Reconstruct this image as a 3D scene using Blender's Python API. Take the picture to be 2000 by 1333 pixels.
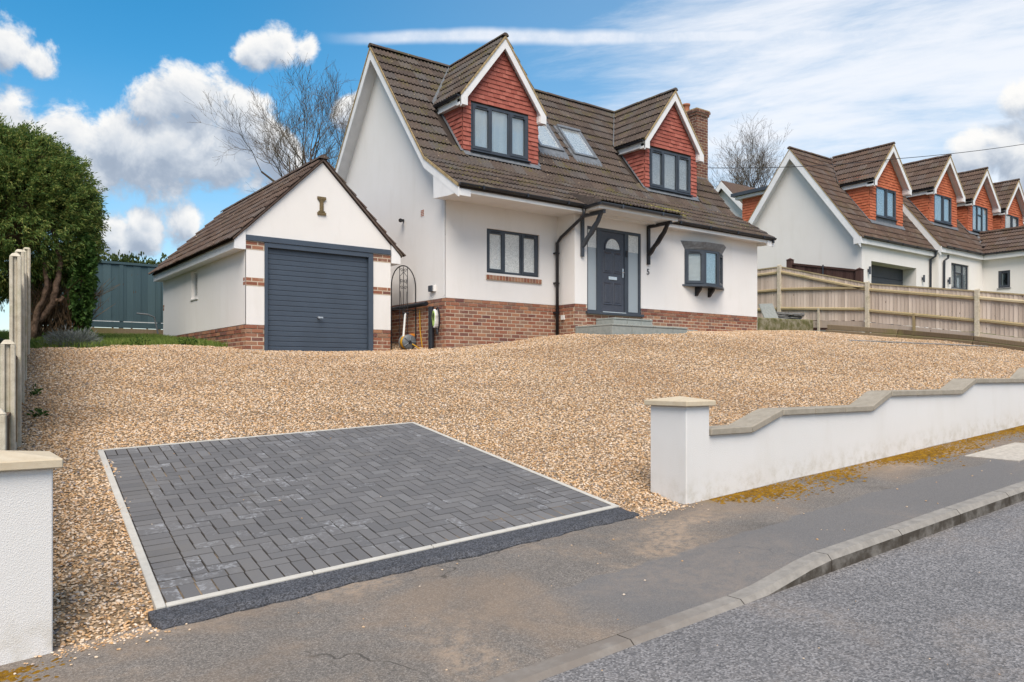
import bpy, math, random
import numpy as np
from mathutils import Matrix, Vector
random.seed(7); rng = np.random.default_rng(7)
scene = bpy.context.scene
for o in list(bpy.data.objects): bpy.data.objects.remove(o)
COL = scene.collection
PI = math.pi

# ------------------------------------------------------------------ camera, sky, sun, exposure
CAM = Vector((-8.65, -13.887, 1.5))
cd = bpy.data.cameras.new('camera'); cam = bpy.data.objects.new('camera', cd); COL.objects.link(cam)
cam.location = CAM; cam.rotation_euler = (PI/2, 0, -math.atan2(.5977, .8018))
cd.sensor_width = 36; cd.lens = 36*1543/2000; cd.shift_y = 70.5/2000
cd.clip_start = .05; cd.clip_end = 5000
scene.camera = cam
scene.render.engine = 'CYCLES'
vs = scene.view_settings; vs.view_transform = 'Standard'; vs.look = 'None'; vs.gamma = 1; vs.use_curve_mapping = False
vs.exposure = 1.02
SUN_AZ, SUN_EL = math.radians(217), math.radians(53)      # azimuth clockwise from +Y
sdir = Vector((math.sin(SUN_AZ)*math.cos(SUN_EL), math.cos(SUN_AZ)*math.cos(SUN_EL), math.sin(SUN_EL)))
sl = bpy.data.lights.new('sun', 'SUN'); sl.energy = 2.25; sl.angle = math.radians(42); sl.color = (1, .90, .77)
so = bpy.data.objects.new('sun', sl); COL.objects.link(so); so.location = (0, -20, 30)
so.rotation_euler = (-sdir).to_track_quat('-Z', 'Y').to_euler()

class NT:
    """small node-tree helper"""
    def __init__(s, tree): s.t = tree; s.n = tree.nodes; s.l = tree.links
    def node(s, typ, **kw):
        n = s.n.new(typ)
        for k, v in kw.items(): setattr(n, k, v)
        return n
    def put(s, sock, v):
        if v is None: return
        if isinstance(v, bpy.types.NodeSocket): s.l.new(v, sock)
        else:
            if hasattr(sock, 'default_value'):
                try: sock.default_value = v
                except Exception:
                    sock.default_value = (*v, 1) if len(v) == 3 else v
    def math(s, op, a, b=None, c=None, clamp=False):
        n = s.node('ShaderNodeMath', operation=op, use_clamp=clamp)
        for i, v in enumerate((a, b, c)):
            if v is not None: s.put(n.inputs[i], v)
        return n.outputs[0]
    def vmath(s, op, a, b=None, out=0, scale=None):
        n = s.node('ShaderNodeVectorMath', operation=op)
        s.put(n.inputs[0], a)
        if b is not None: s.put(n.inputs[1], b)
        if scale is not None: s.put(n.inputs['Scale'], scale)
        return n.outputs[out]
    def noise(s, vec, scale, detail=3, rough=.55, dist=0, out='Fac'):
        n = s.node('ShaderNodeTexNoise'); s.put(n.inputs['Vector'], vec)
        n.inputs['Scale'].default_value = scale; n.inputs['Detail'].default_value = detail
        n.inputs['Roughness'].default_value = rough; n.inputs['Distortion'].default_value = dist
        return n.outputs[out]
    def voronoi(s, vec, scale, feature='F1', out='Distance'):
        n = s.node('ShaderNodeTexVoronoi', feature=feature); s.put(n.inputs['Vector'], vec)
        n.inputs['Scale'].default_value = scale
        return n.outputs[out]
    def ramp(s, fac, stops, interp='LINEAR'):
        n = s.node('ShaderNodeValToRGB'); cr = n.color_ramp; cr.interpolation = interp
        while len(cr.elements) < len(stops): cr.elements.new(.5)
        for e, (p, c) in zip(cr.elements, stops):
            e.position = p
            e.color = (c, c, c, 1) if not hasattr(c, '__len__') else (*c, 1)
        s.put(n.inputs[0], fac); return n.outputs[0]
    def mix(s, fac, a, b, blend='MIX'):
        n = s.node('ShaderNodeMix', data_type='RGBA', blend_type=blend)
        s.put(n.inputs[0], fac); s.put(n.inputs[6], a); s.put(n.inputs[7], b)
        return n.outputs[2]
    def smooth(s, x, lo, hi, a=0., b=1.):
        n = s.node('ShaderNodeMapRange', interpolation_type='SMOOTHSTEP')
        s.put(n.inputs['Value'], x); n.inputs['From Min'].default_value = lo; n.inputs['From Max'].default_value = hi
        n.inputs['To Min'].default_value = a; n.inputs['To Max'].default_value = b
        return n.outputs[0]

# ---- world: Nishita sky with cumulus, cirrus and a vapour trail fixed in world directions
RIGHT = Vector((.8018, -.5977, 0)); FWD = Vector((.5977, .8018, 0))
def sky_dir(px, py):           # direction in the world of a cloud seen from the drive
    return (RIGHT*((px-1000)/1543) + FWD + Vector((0, 0, (737-py)/1543))).normalized()
world = bpy.data.worlds.new('World'); scene.world = world; world.use_nodes = True
W = NT(world.node_tree); W.n.clear()
sky = W.node('ShaderNodeTexSky', sky_type='NISHITA', sun_disc=False)
sky.sun_elevation = SUN_EL; sky.sun_rotation = SUN_AZ; sky.air_density = 1.0; sky.dust_density = .6; sky.ozone_density = 2.0
D = W.node('ShaderNodeTexCoord').outputs['Generated']
D = W.vmath('NORMALIZE', D)
CUM = [  # px, py, radius (cumulus puffs)
 (375,195,80),(300,200,58),(480,235,66),(330,285,105),(455,310,95),(235,290,75),(545,300,72),
 (550,92,52),(500,105,40),(598,96,34),
 (15,95,52),(72,118,34),
 (20,240,75),(120,268,66),(190,340,55),(60,320,60),(690,220,40),
 (365,440,50),(285,448,42),(215,455,42),
 (1990,192,44),(2050,200,60),
 (1900,305,55),(1965,292,62),(2040,320,85),
]
def cum_field(vec, fine=True):
    acc = None
    for px, py, r in CUM:
        d = W.vmath('DISTANCE', vec, tuple(sky_dir(px, py)), out=1)
        f = W.math('MULTIPLY_ADD', d, -1543./r, 1.0)
        acc = f if acc is None else W.math('SMOOTH_MAX', acc, f, .25)
    # other clouds all round the sky, away from those placed above
    els = W.vmath('MULTIPLY', vec, (1, 1, 2.2))
    g = W.math('SUBTRACT', W.noise(els, 2.6, 2, .5), .46)  # unseen cloud cover thickened here to make the skylight less blue
    front = W.smooth(W.vmath('DOT_PRODUCT', vec, tuple(FWD), out=1), .55, .75, 1, 0)
    g = W.math('MULTIPLY_ADD', W.math('MULTIPLY', g, 5.0), front, W.math('MULTIPLY_ADD', front, 1.0, -1.0))
    acc = W.math('MAXIMUM', acc, g)
    n1 = W.noise(vec, 13, 10 if fine else 5, .64, .3)
    return W.math('ADD', acc, W.math('MULTIPLY', W.math('SUBTRACT', n1, .5), 2.5))
f0 = cum_field(D)
Lsh = (RIGHT*.35 + Vector((0, 0, 1)) - FWD*.1).normalized()*.022
f1 = cum_field(W.vmath('ADD', D, tuple(Lsh)), False)
alpha = W.smooth(f0, .02, .46, 0, .98)
lit = W.smooth(W.math('SUBTRACT', f0, f1), -.6, .7)
thick = W.smooth(f0, .2, 1.7, 1, .62)
val = W.math('MULTIPLY', W.math('MULTIPLY_ADD', lit, .55, .45), thick)
cum_col = W.ramp(val, [(.2, (.25, .32, .43)), (.48, (.41, .48, .59)), (.72, (.66, .71, .78)), (.95, (1.0, .99, .97))])
# cirrus sheet to the right, stretched along the wind
def frame(px, py, px2, py2):
    c = sky_dir(px, py); e = (sky_dir(px2, py2)-c); e = (e - c*e.dot(c)).normalized(); return c, e, c.cross(e)
c0, e0, n0 = frame(1000, 250, 1800, 130)
ue = W.vmath('DOT_PRODUCT', D, tuple(e0), out=1); un = W.vmath('DOT_PRODUCT', D, tuple(n0), out=1)
cv = W.node('ShaderNodeCombineXYZ'); W.put(cv.inputs[0], W.math('MULTIPLY', ue, .9)); W.put(cv.inputs[1], W.math('MULTIPLY', un, 5.0)); W.put(cv.inputs[2], W.vmath('DOT_PRODUCT', D, tuple(c0), out=1))
cir = W.noise(cv.outputs[0], 3.2, 9, .62, .5)
cirf = W.noise(cv.outputs[0], 14, 6, .65, .3)
cmask = W.smooth(W.vmath('DISTANCE', D, tuple(sky_dir(1760, 130)), out=1), .10, .52, 1, 0)
cmask2 = W.smooth(W.vmath('DISTANCE', D, tuple(sky_dir(1500, 260)), out=1), .05, .42, .8, 0)
cm = W.math('MAXIMUM', cmask, cmask2)
ca = W.math('ADD', W.math('MULTIPLY', cir, .75), W.math('MULTIPLY', cirf, .3))
ca = W.math('ADD', ca, W.math('MULTIPLY', cm, .48))
ca = W.smooth(ca, .635, 1.12, 0, .85)
# vapour trail
c1, e1, n1 = frame(640, 74, 1640, 70)
wob = W.math('MULTIPLY', W.math('SUBTRACT', W.noise(D, 7, 4, .6), .5), .016)
dist = W.math('ABSOLUTE', W.math('ADD', W.vmath('DOT_PRODUCT', D, tuple(n1), out=1), wob))
along = W.vmath('DOT_PRODUCT', D, tuple(e1), out=1)
wid = W.math('MULTIPLY_ADD', along, .012, .0085)
trail = W.math('SUBTRACT', 1.0, W.math('DIVIDE', dist, W.math('MAXIMUM', wid, .002)), clamp=True)
trail = W.math('MULTIPLY', W.smooth(trail, 0, .8), W.smooth(along, -.02, .1))
trail = W.math('MULTIPLY', trail, W.smooth(W.noise(D, 10, 7, .7), .3, .65, .6, .95))
ca = W.math('MAXIMUM', ca, W.math('MULTIPLY', trail, .85))
# pale haze towards the horizon
dz = W.node('ShaderNodeSeparateXYZ'); W.put(dz.inputs[0], D)
hz = W.smooth(dz.outputs[2], .02, .36, .6, 0)
hz = W.math('MULTIPLY', hz, W.smooth(W.noise(W.vmath('MULTIPLY', D, (1, 1, 3)), 4, 6, .6), .3, .7, .55, 1))
hs = W.node('ShaderNodeHueSaturation'); hs.inputs['Saturation'].default_value = 1.42; hs.inputs['Hue'].default_value = .486; hs.inputs['Value'].default_value = 1.0
W.put(hs.inputs['Color'], sky.outputs[0])
CL = 5.6                                           # cloud radiance next to the physical sky
def sc(col, k): return W.vmath('SCALE', col, scale=k)
c = W.mix(hz, hs.outputs[0], (4.2, 4.5, 4.9, 1))
veil = W.smooth(W.vmath('DISTANCE', D, tuple(sky_dir(1700, 160)), out=1), .15, .8, .24, 0)      # thin high veil thickening towards the cirrus
c = W.mix(veil, c, (3.7, 4.25, 5.0, 1))
c = W.mix(ca, c, (5.6, 5.65, 5.85, 1))
c = W.mix(alpha, c, sc(cum_col, CL))
bg = W.node('ShaderNodeBackground'); bg.inputs['Strength'].default_value = .088
W.put(bg.inputs['Color'], c)
wo = W.node('ShaderNodeOutputWorld'); W.l.new(bg.outputs[0], wo.inputs[0])
world.cycles.sampling_method = 'MANUAL'; world.cycles.sample_map_resolution = 512
# ------------------------------------------------------------------ materials
MATS = {}
def material(name, build):
    m = bpy.data.materials.new(name); m.use_nodes = True
    T = NT(m.node_tree); T.n.clear()
    out = T.node('ShaderNodeOutputMaterial'); b = T.node('ShaderNodeBsdfPrincipled'); T.l.new(b.outputs[0], out.inputs[0])
    T.b = b; T.out = out
    T.obj = T.node('ShaderNodeTexCoord').outputs['Object']; T.pos = T.node('ShaderNodeNewGeometry').outputs['Position']
    build(T); MATS[name] = m; return m
def rnd(T):     # one random number per loose piece, whether it is its own object or part of a joined mesh
    a = T.node('ShaderNodeObjectInfo').outputs['Random']; b = T.node('ShaderNodeNewGeometry').outputs['Random Per Island']
    return T.math('FRACT', T.math('ADD', a, T.math('MULTIPLY', b, 7.31)))
def bump(T, h, strength=.3, dist=.01):
    n = T.node('ShaderNodeBump'); n.inputs['Strength'].default_value = strength; n.inputs['Distance'].default_value = dist
    T.put(n.inputs['Height'], h); T.l.new(n.outputs[0], T.b.inputs['Normal'])
def setp(T, col=None, rough=None, spec=None, metal=None):
    T.put(T.b.inputs['Base Color'], col); T.put(T.b.inputs['Roughness'], rough)
    T.put(T.b.inputs['Specular IOR Level'], spec); T.put(T.b.inputs['Metallic'], metal)
def plain(name, col, rough=.5, spec=.4, metal=0, var=.06, nscale=6, bs=0, bscale=200, bd=.002):
    def f(T):
        n = T.noise(T.pos, nscale, 4, .6)
        c = T.mix(T.smooth(n, .3, .7), tuple(x*(1-var) for x in col)+(1,), tuple(min(1, x*(1+var)) for x in col)+(1,))
        setp(T, c, rough, spec, metal)
        if bs: bump(T, T.noise(T.pos, bscale, 3, .6), bs, bd)
    return material(name, f)

def m_render(T, base=(.79, .765, .75), grit=110):
    p = T.pos
    n1 = T.noise(p, .9, 5, .6); n2 = T.noise(T.vmath('MULTIPLY', p, (1, 1, .22)), 3.5, 4, .6)
    c = T.mix(T.smooth(n1, .3, .75, 0, .5), (*base, 1), (base[0]*.93, base[1]*.92, base[2]*.9, 1))
    c = T.mix(T.smooth(n2, .5, .8, 0, .16), c, (.54, .50, .44, 1))
    setp(T, c, .92, .15)
    g = T.math('ADD', T.noise(p, grit, 4, .7), T.math('MULTIPLY', T.noise(p, 7, 2, .5), .6))
    bump(T, g, .22, .006)
material('house_render', m_render)
material('garage_render', lambda T: m_render(T, (.80, .775, .755), 70))
material('neighbour_render', lambda T: m_render(T, (.78, .75, .72), 90))
def m_wallpaint(T):
    p = T.pos; m_render(T, (.73, .715, .705), 130)
    sx = T.node('ShaderNodeSeparateXYZ'); T.put(sx.inputs[0], p)
    # splash-back soil on the wall foot, following the sloping pavement
    h = T.math('SUBTRACT', sx.outputs[2], T.math('MULTIPLY_ADD', sx.outputs[0], .0613, .573))
    f = T.math('MULTIPLY', T.smooth(h, 0, .3, 1, 0), T.smooth(T.noise(p, 9, 5, .65), .4, .72))
    base = T.b.inputs['Base Color'].links[0].from_socket
    T.put(T.b.inputs['Base Color'], T.mix(T.math('MULTIPLY', f, .45), base, (.40, .35, .25, 1)))
    g = T.math('ADD', T.noise(p, 150, 4, .75), T.voronoi(p, 190))
    bump(T, g, .4, .006)
material('garden_wall_paint', m_wallpaint)
def m_brick(T, dark=0.):
    r = rnd(T); p = T.pos
    c = T.ramp(r, [(0, (.20, .075, .05)), (.22, (.30, .12, .075)), (.45, (.36, .165, .10)), (.62, (.16, .07, .062)), (.8, (.33, .19, .125)), (1, (.42, .20, .11))])
    n = T.noise(p, 40, 5, .65)
    c = T.mix(T.smooth(n, .35, .75, 0, .55), c, T.mix(.5, c, (.12, .06, .05, 1)))
    c = T.mix(T.smooth(T.noise(p, 5, 4, .6), .52, .78, 0, .55), c, (.42, .31, .23, 1))
    if dark: c = T.mix(dark, c, (.07, .035, .03, 1))
    setp(T, c, .9, .2); bump(T, n, .5, .004)
material('brick', m_brick); material('chimney_brick', lambda T: m_brick(T, .55))
def m_mortar(T):
    n = T.noise(T.pos, 60, 4, .7)
    setp(T, T.ramp(n, [(.3, (.46, .37, .28)), (.7, (.60, .50, .39))]), .95, .1); bump(T, n, .5, .004)
material('mortar', m_mortar)
def m_rooftile(T, tint=(1, 1, 1), moss=1.):
    r = rnd(T); p = T.pos
    c = T.ramp(r, [(0, (.066, .050, .044)), (.3, (.082, .062, .053)), (.55, (.096, .071, .059)), (.8, (.082, .070, .066)), (.93, (.098, .088, .085)), (1, (.115, .09, .075))])
    c = T.mix(1, c, (*tint, 1), 'MULTIPLY')
    n = T.noise(p, 22, 5, .7)
    c = T.mix(T.smooth(n, .48, .75, 0, .6), c, (.20, .165, .135, 1))
    lic = T.math('MULTIPLY', T.smooth(T.voronoi(p, 9), .10, .16, 1, 0), T.smooth(T.noise(p, 3, 3, .5), .42, .6))
    c = T.mix(T.math('MULTIPLY', lic, .75), c, (.40, .31, .21, 1))
    ms = T.math('MULTIPLY', T.smooth(T.noise(p, 2.1, 4, .6), .5, .68), T.smooth(T.noise(p, 30, 4, .7), .45, .62))
    c = T.mix(T.math('MULTIPLY', ms, moss), c, (.105, .095, .02, 1))
    setp(T, c, .88, .2); bump(T, T.noise(p, 120, 4, .7), .45, .004)
material('roof_tile', m_rooftile)
material('garage_tile', lambda T: m_rooftile(T, (1.12, 1.0, .95), .25))
material('neighbour_tile', lambda T: m_rooftile(T, (1.15, 1.0, .93), .45))
def m_redtile(T, a, b, c3):
    r = rnd(T); p = T.pos
    c = T.ramp(r, [(0, a), (.5, b), (1, c3)])
    n = T.noise(p, 30, 5, .7)
    c = T.mix(T.smooth(n, .45, .8, 0, .45), c, (a[0]*.6, a[1]*.6, a[2]*.6, 1))
    c = T.mix(T.smooth(T.voronoi(p, 45), .05, .12, .35, 0), c, (.6, .4, .33, 1))
    setp(T, c, .85, .2); bump(T, n, .3, .003)
material('red_tile', lambda T: m_redtile(T, (.31, .088, .066), (.36, .11, .083), (.42, .138, .105)))
material('orange_tile', lambda T: m_redtile(T, (.44, .12, .062), (.50, .145, .072), (.54, .17, .088)))
plain('anthracite', (.045, .054, .070), .42, .5, var=.12, nscale=3)
plain('anthracite_pipe', (.016, .018, .024), .35, .5, var=.1)
plain('black_paint', (.018, .017, .02), .5, .4, var=.2, nscale=20)
plain('door_paint', (.05, .056, .075), .45, .5, var=.1, nscale=15, bs=.15, bscale=90)
plain('garage_door_paint', (.055, .074, .104), .45, .5, var=.07, nscale=2, bs=.1, bscale=120)
plain('white_upvc', (.78, .765, .75), .4, .4, var=.04, nscale=2)
plain('white_board', (.76, .755, .76), .55, .3, var=.05, nscale=4)
plain('verge_mortar', (.36, .27, .15), .95, .1, var=.3, nscale=18, bs=.5, bscale=60, bd=.01)
plain('lead', (.145, .155, .17), .5, .5, var=.22, nscale=14, bs=.3, bscale=12, bd=.01)
plain('valley_lead', (.32, .34, .36), .5, .5, var=.15, nscale=14)
plain('chrome', (.75, .74, .74), .25, .5, .9, var=.05)
plain('roof_deck', (.05, .04, .035), .95, .1)
plain('terracotta', (.36, .15, .09), .85, .2, var=.2)
plain('concrete', (.36, .34, .30), .93, .15, var=.2, nscale=9, bs=.6, bscale=90, bd=.004)
def m_postcon(T):
    p = T.pos; n = T.noise(p, 14, 5, .7)
    c = T.ramp(n, [(.3, (.43, .375, .29)), (.55, (.57, .51, .41)), (.75, (.65, .59, .49))])
    c = T.mix(T.smooth(T.noise(p, 3, 4, .6), .52, .75, 0, .6), c, (.25, .25, .12, 1))
    c = T.mix(T.smooth(T.voronoi(p, 70), .1, .2, .4, 0), c, (.2, .18, .15, 1))
    setp(T, c, .95, .15); bump(T, T.noise(p, 120, 4, .75), .7, .006)
material('post_concrete', m_postcon)
def m_coping(T, a, b):
    p = T.pos; n = T.noise(p, 11, 6, .65)
    c = T.ramp(n, [(.3, a), (.7, b)])
    c = T.mix(T.smooth(T.noise(p, 35, 4, .7), .55, .8, 0, .5), c, (a[0]*.65, a[1]*.65, a[2]*.62, 1))
    setp(T, c, .9, .2); bump(T, T.noise(p, 130, 4, .7), .35, .004)
material('coping_stone', lambda T: m_coping(T, (.27, .24, .195), (.36, .32, .265)))
material('sandstone', lambda T: m_coping(T, (.50, .41, .29), (.58, .50, .38)))
material('grey_slab', lambda T: m_coping(T, (.25, .265, .25), (.34, .355, .335)))
material('slate', lambda T: m_coping(T, (.17, .17, .165), (.26, .255, .25)))
material('edging_concrete', lambda T: m_coping(T, (.43, .41, .375), (.52, .50, .46)))
def m_kerb(T):
    m_coping(T, (.21, .195, .178), (.31, .288, .262)); base = T.b.inputs['Base Color'].links[0].from_socket
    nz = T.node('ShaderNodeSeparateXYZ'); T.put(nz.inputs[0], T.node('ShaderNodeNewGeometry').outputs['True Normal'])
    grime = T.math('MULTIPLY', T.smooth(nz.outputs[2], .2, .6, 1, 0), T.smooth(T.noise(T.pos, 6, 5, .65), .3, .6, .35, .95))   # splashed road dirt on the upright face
    sx = T.node('ShaderNodeSeparateXYZ'); T.put(sx.inputs[0], T.pos)
    film = T.math('MULTIPLY', T.smooth(T.math('ADD', sx.outputs[0], T.noise(T.pos, 3, 4, .6)), -5.2, -3.9, 1, 0), T.smooth(T.noise(T.pos, 8, 5, .65), .25, .6, .45, .95))   # tyre-worn dropped stones
    base = T.mix(film, base, (.185, .16, .14, 1))
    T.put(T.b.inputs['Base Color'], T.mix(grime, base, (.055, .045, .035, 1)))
material('kerb_concrete', m_kerb)
def m_block(T):
    r = rnd(T); p = T.pos
    c = T.ramp(r, [(0, (.115, .113, .117)), (.5, (.13, .127, .131)), (.9, (.146, .142, .144)), (1, (.16, .158, .163))])
    n = T.noise(p, 160, 3, .8)
    c = T.mix(T.smooth(n, .5, .75, 0, .35), c, (.19, .19, .19, 1))
    eff = T.math('MULTIPLY', T.smooth(T.noise(p, 2.2, 3, .5), .42, .62), T.smooth(T.noise(p, 22, 5, .65, .8), .47, .68))
    pick = T.smooth(T.math('FRACT', T.math('MULTIPLY', r, 13.7)), .35, .9)
    c = T.mix(T.math('MULTIPLY', T.math('MULTIPLY', eff, pick), .6), c, (.40, .41, .44, 1))
    c = T.mix(T.smooth(T.noise(p, 1.3, 4, .6), .55, .75, 0, .3), c, (.17, .155, .135, 1))
    setp(T, c, .88, .25); bump(T, n, .35, .003)
material('paving_block', m_block)
def m_joint(T):
    n = T.noise(T.pos, 2.3, 4, .6)
    setp(T, T.ramp(n, [(.35, (.028, .025, .024)), (.55, (.05, .043, .036)), (.68, (.25, .19, .13))]), .98, .05)
material('joint_sand', m_joint)
def m_asphalt(T, a, b, tint, grain=260, sand=.5, rough=.85, spec=.3):
    p = T.pos; v = T.voronoi(p, grain, out='Color'); sep = T.node('ShaderNodeSeparateColor'); T.put(sep.inputs[0], v)
    g = sep.outputs[0]
    n = T.noise(p, .8, 6, .6); n2 = T.noise(p, 90, 4, .7)
    c = T.ramp(T.math('ADD', T.math('MULTIPLY', g, .6), T.math('MULTIPLY', n2, .4)), [(.15, a), (.6, b), (.95, tuple(min(1, x*1.9) for x in b))])
    c = T.mix(T.smooth(n, .35, .7, 0, .5), c, T.mix(.55, c, tuple(x*.8 for x in a)+(1,)))
    if sand:
        s1 = T.math('MULTIPLY', T.smooth(T.noise(p, .75, 5, .6, .5), .47, .68), T.smooth(T.noise(p, 14, 5, .7), .3, .65))
        c = T.mix(T.math('MULTIPLY', s1, sand), c, (*tint, 1))
        # hairline cracks
        w = T.vmath('ADD', p, T.vmath('SCALE', T.noise(p, 2, 3, .6, out='Color'), scale=.7))
        cr = T.math('MULTIPLY', T.smooth(T.voronoi(w, .55, 'DISTANCE_TO_EDGE'), .001, .006, 1, 0), T.smooth(T.noise(p, .6, 2), .54, .6))
        c = T.mix(T.math('MULTIPLY', cr, .8 if sand > .4 else 0.), c, (.05, .045, .04, 1))
    setp(T, c, rough, spec)
    bump(T, T.math('ADD', T.voronoi(p, grain), T.math('MULTIPLY', n2, .6)), .6, .006)
def m_pave(T):
    m_asphalt(T, (.095, .086, .078), (.19, .17, .153), (.38, .285, .205), 150, .85); p = T.pos
    base = T.b.inputs['Base Color'].links[0].from_socket
    sx = T.node('ShaderNodeSeparateXYZ'); T.put(sx.inputs[0], p)
    w = T.math('MULTIPLY', T.math('SUBTRACT', T.noise(p, 1.6, 4, .6), .5), .34)
    strip = T.smooth(T.math('ADD', sx.outputs[1], w), -10.14, -10.10, 1, 0)                       # later tarmac relaid along the kerb
    strip = T.math('MULTIPLY', strip, T.smooth(T.math('ADD', sx.outputs[0], T.math('MULTIPLY', w, 3)), -5.9, -5.2))
    g = T.noise(p, 130, 3, .7)
    c = T.mix(T.math('MULTIPLY', strip, .72), base, T.ramp(g, [(.3, (.115, .112, .115)), (.7, (.185, .178, .176))]))
    dk = T.math('MULTIPLY', T.smooth(T.noise(p, .9, 5, .65), .48, .66), T.smooth(sx.outputs[0], -4.2, -2.8))  # old dark binder showing beside the wall
    c = T.mix(T.math('MULTIPLY', T.math('MULTIPLY', dk, T.math('SUBTRACT', 1, strip)), .55), c, (.075, .068, .06, 1))
    mz = T.math('MULTIPLY', T.smooth(sx.outputs[1], -9.75, -9.3), T.smooth(sx.outputs[0], -3.5, -3.0))                   # moss film by the wall foot
    mz = T.math('MULTIPLY', mz, T.math('MULTIPLY', T.smooth(T.noise(p, 2.6, 5, .65), .42, .58), T.smooth(T.noise(p, 45, 4, .7), .35, .6)))
    c = T.mix(T.math('MULTIPLY', mz, .8), c, T.ramp(T.noise(p, 6, 4, .6), [(.35, (.10, .065, .02)), (.55, (.21, .125, .018)), (.7, (.17, .15, .03))]))
    br = T.math('MULTIPLY', T.smooth(T.noise(T.vmath('ADD', p, (7, 3, 0)), .6, 5, .62, .8), .45, .64), T.math('SUBTRACT', 1, strip))   # clay trodden off the drive
    c = T.mix(T.math('MULTIPLY', br, .42), c, (.27, .195, .135, 1))
    T.put(T.b.inputs['Base Color'], c)
material('pavement_tarmac', m_pave)
material('road_tarmac', lambda T: m_asphalt(T, (.07, .068, .07), (.21, .20, .20), (.27, .22, .18), 95, .35, .7, .4))
material('fresh_tarmac', lambda T: m_asphalt(T, (.012, .012, .014), (.075, .077, .088), (.1, .1, .1), 130, 0, .65, .4))
def m_gravelbed(T):
    p = T.pos; v = T.voronoi(p, 42, out='Color'); sep = T.node('ShaderNodeSeparateColor'); T.put(sep.inputs[0], v)
    c = T.ramp(sep.outputs[0], [(0, (.10, .075, .05)), (.3, (.22, .15, .09)), (.6, (.30, .21, .13)), (.85, (.36, .27, .18)), (1, (.13, .125, .13))])
    setp(T, c, .95, .15); bump(T, T.math('MULTIPLY', T.voronoi(p, 42), -1), 1, .02)
material('gravel_bed', m_gravelbed)
def m_pebble(T):
    r = rnd(T); p = T.pos
    c = T.ramp(r, [(0, (.52, .35, .20)), (.16, (.66, .49, .32)), (.32, (.58, .36, .17)), (.46, (.72, .57, .41)), (.60, (.62, .42, .24)), (.70, (.42, .25, .125)), (.78, (.76, .65, .52)), (.87, (.47, .38, .30)), (.92, (.25, .235, .235)), (.955, (.64, .50, .36)), (1, (.15, .15, .17))], 'CONSTANT')
    c = T.mix(1, c, (.98, .965, .985, 1), 'MULTIPLY')
    c = T.mix(T.smooth(T.noise(p, .55, 4, .65, .6), .38, .66, 0, .8), c, T.mix(1, c, (.80, .75, .71, 1), 'MULTIPLY'))
    n = T.noise(p, 95, 3, .6)
    c = T.mix(T.smooth(n, .45, .8, 0, .35), c, (.55, .42, .28, 1))
    setp(T, c, .8, .3)
material('pebble', m_pebble)
def m_fence(T, stops, moss=.4):
    r = rnd(T); p = T.pos
    st = T.vmath('MULTIPLY', p, (30, 30, 1.2)); g = T.noise(T.vmath('ADD', st, T.vmath('SCALE', (1, 1, 1), scale=T.math('MULTIPLY', r, 50))), 1.6, 5, .65, .6)
    c = T.ramp(T.math('ADD', T.math('MULTIPLY', g, .5), T.math('MULTIPLY', r, .5)), stops)
    kn = T.math('MULTIPLY', T.smooth(T.voronoi(T.vmath('MULTIPLY', p, (9, 9, 3.2)), 1.), .07, .13, 1, 0), T.smooth(T.noise(p, 2.5, 2), .45, .55))
    c = T.mix(T.math('MULTIPLY', kn, .8), c, (.09, .055, .035, 1))
    if moss: c = T.mix(T.math('MULTIPLY', T.smooth(T.noise(p, 1.7, 4, .6), .5, .75), moss), c, (.20, .175, .07, 1))
    setp(T, c, .9, .2); bump(T, g, .3, .004)
material('fence_board', lambda T: m_fence(T, [(.2, (.40, .325, .27)), (.5, (.54, .45, .385)), (.8, (.66, .56, .48))], .12))
material('fence_rail', lambda T: m_fence(T, [(.2, (.28, .215, .12)), (.5, (.40, .325, .20)), (.8, (.50, .42, .29))], .55))
material('sleeper_wood', lambda T: m_fence(T, [(.2, (.10, .07, .045)), (.5, (.17, .125, .08)), (.8, (.25, .195, .13))], .7))
material('blue_board', lambda T: m_fence(T, [(.2, (.056, .094, .112)), (.5, (.07, .115, .134)), (.8, (.084, .134, .153))], 0))
material('brown_board', lambda T: m_fence(T, [(.2, (.045, .022, .02)), (.5, (.07, .038, .033)), (.8, (.10, .058, .05))], 0))
material('old_panel', lambda T: m_fence(T, [(.2, (.10, .065, .04)), (.5, (.16, .11, .075)), (.8, (.22, .16, .11))], .2))
def m_mosswall(T):
    p = T.pos; n = T.noise(p, 7, 6, .65)
    c = T.ramp(n, [(.3, (.06, .07, .02)), (.48, (.15, .14, .07)), (.66, (.29, .26, .19))])
    setp(T, c, .95, .1); bump(T, T.noise(p, 45, 5, .7), .8, .012)
material('mossy_concrete', m_mosswall)
def m_moss(T):
    n = T.noise(T.pos, 16, 5, .7)
    setp(T, T.ramp(n, [(.3, (.085, .05, .014)), (.48, (.20, .105, .014)), (.62, (.30, .165, .015)), (.75, (.20, .17, .03))]), .97, .1); bump(T, T.noise(T.pos, 200, 3, .7), .8, .006)
material('moss', m_moss)
def m_rmoss(T):
    n = T.noise(T.pos, 5, 4, .7)
    setp(T, T.ramp(n, [(.3, (.10, .10, .03)), (.5, (.17, .155, .04)), (.62, (.26, .22, .11)), (.72, (.28, .17, .02))]), .97, .1)
material('roof_moss', m_rmoss)
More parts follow.
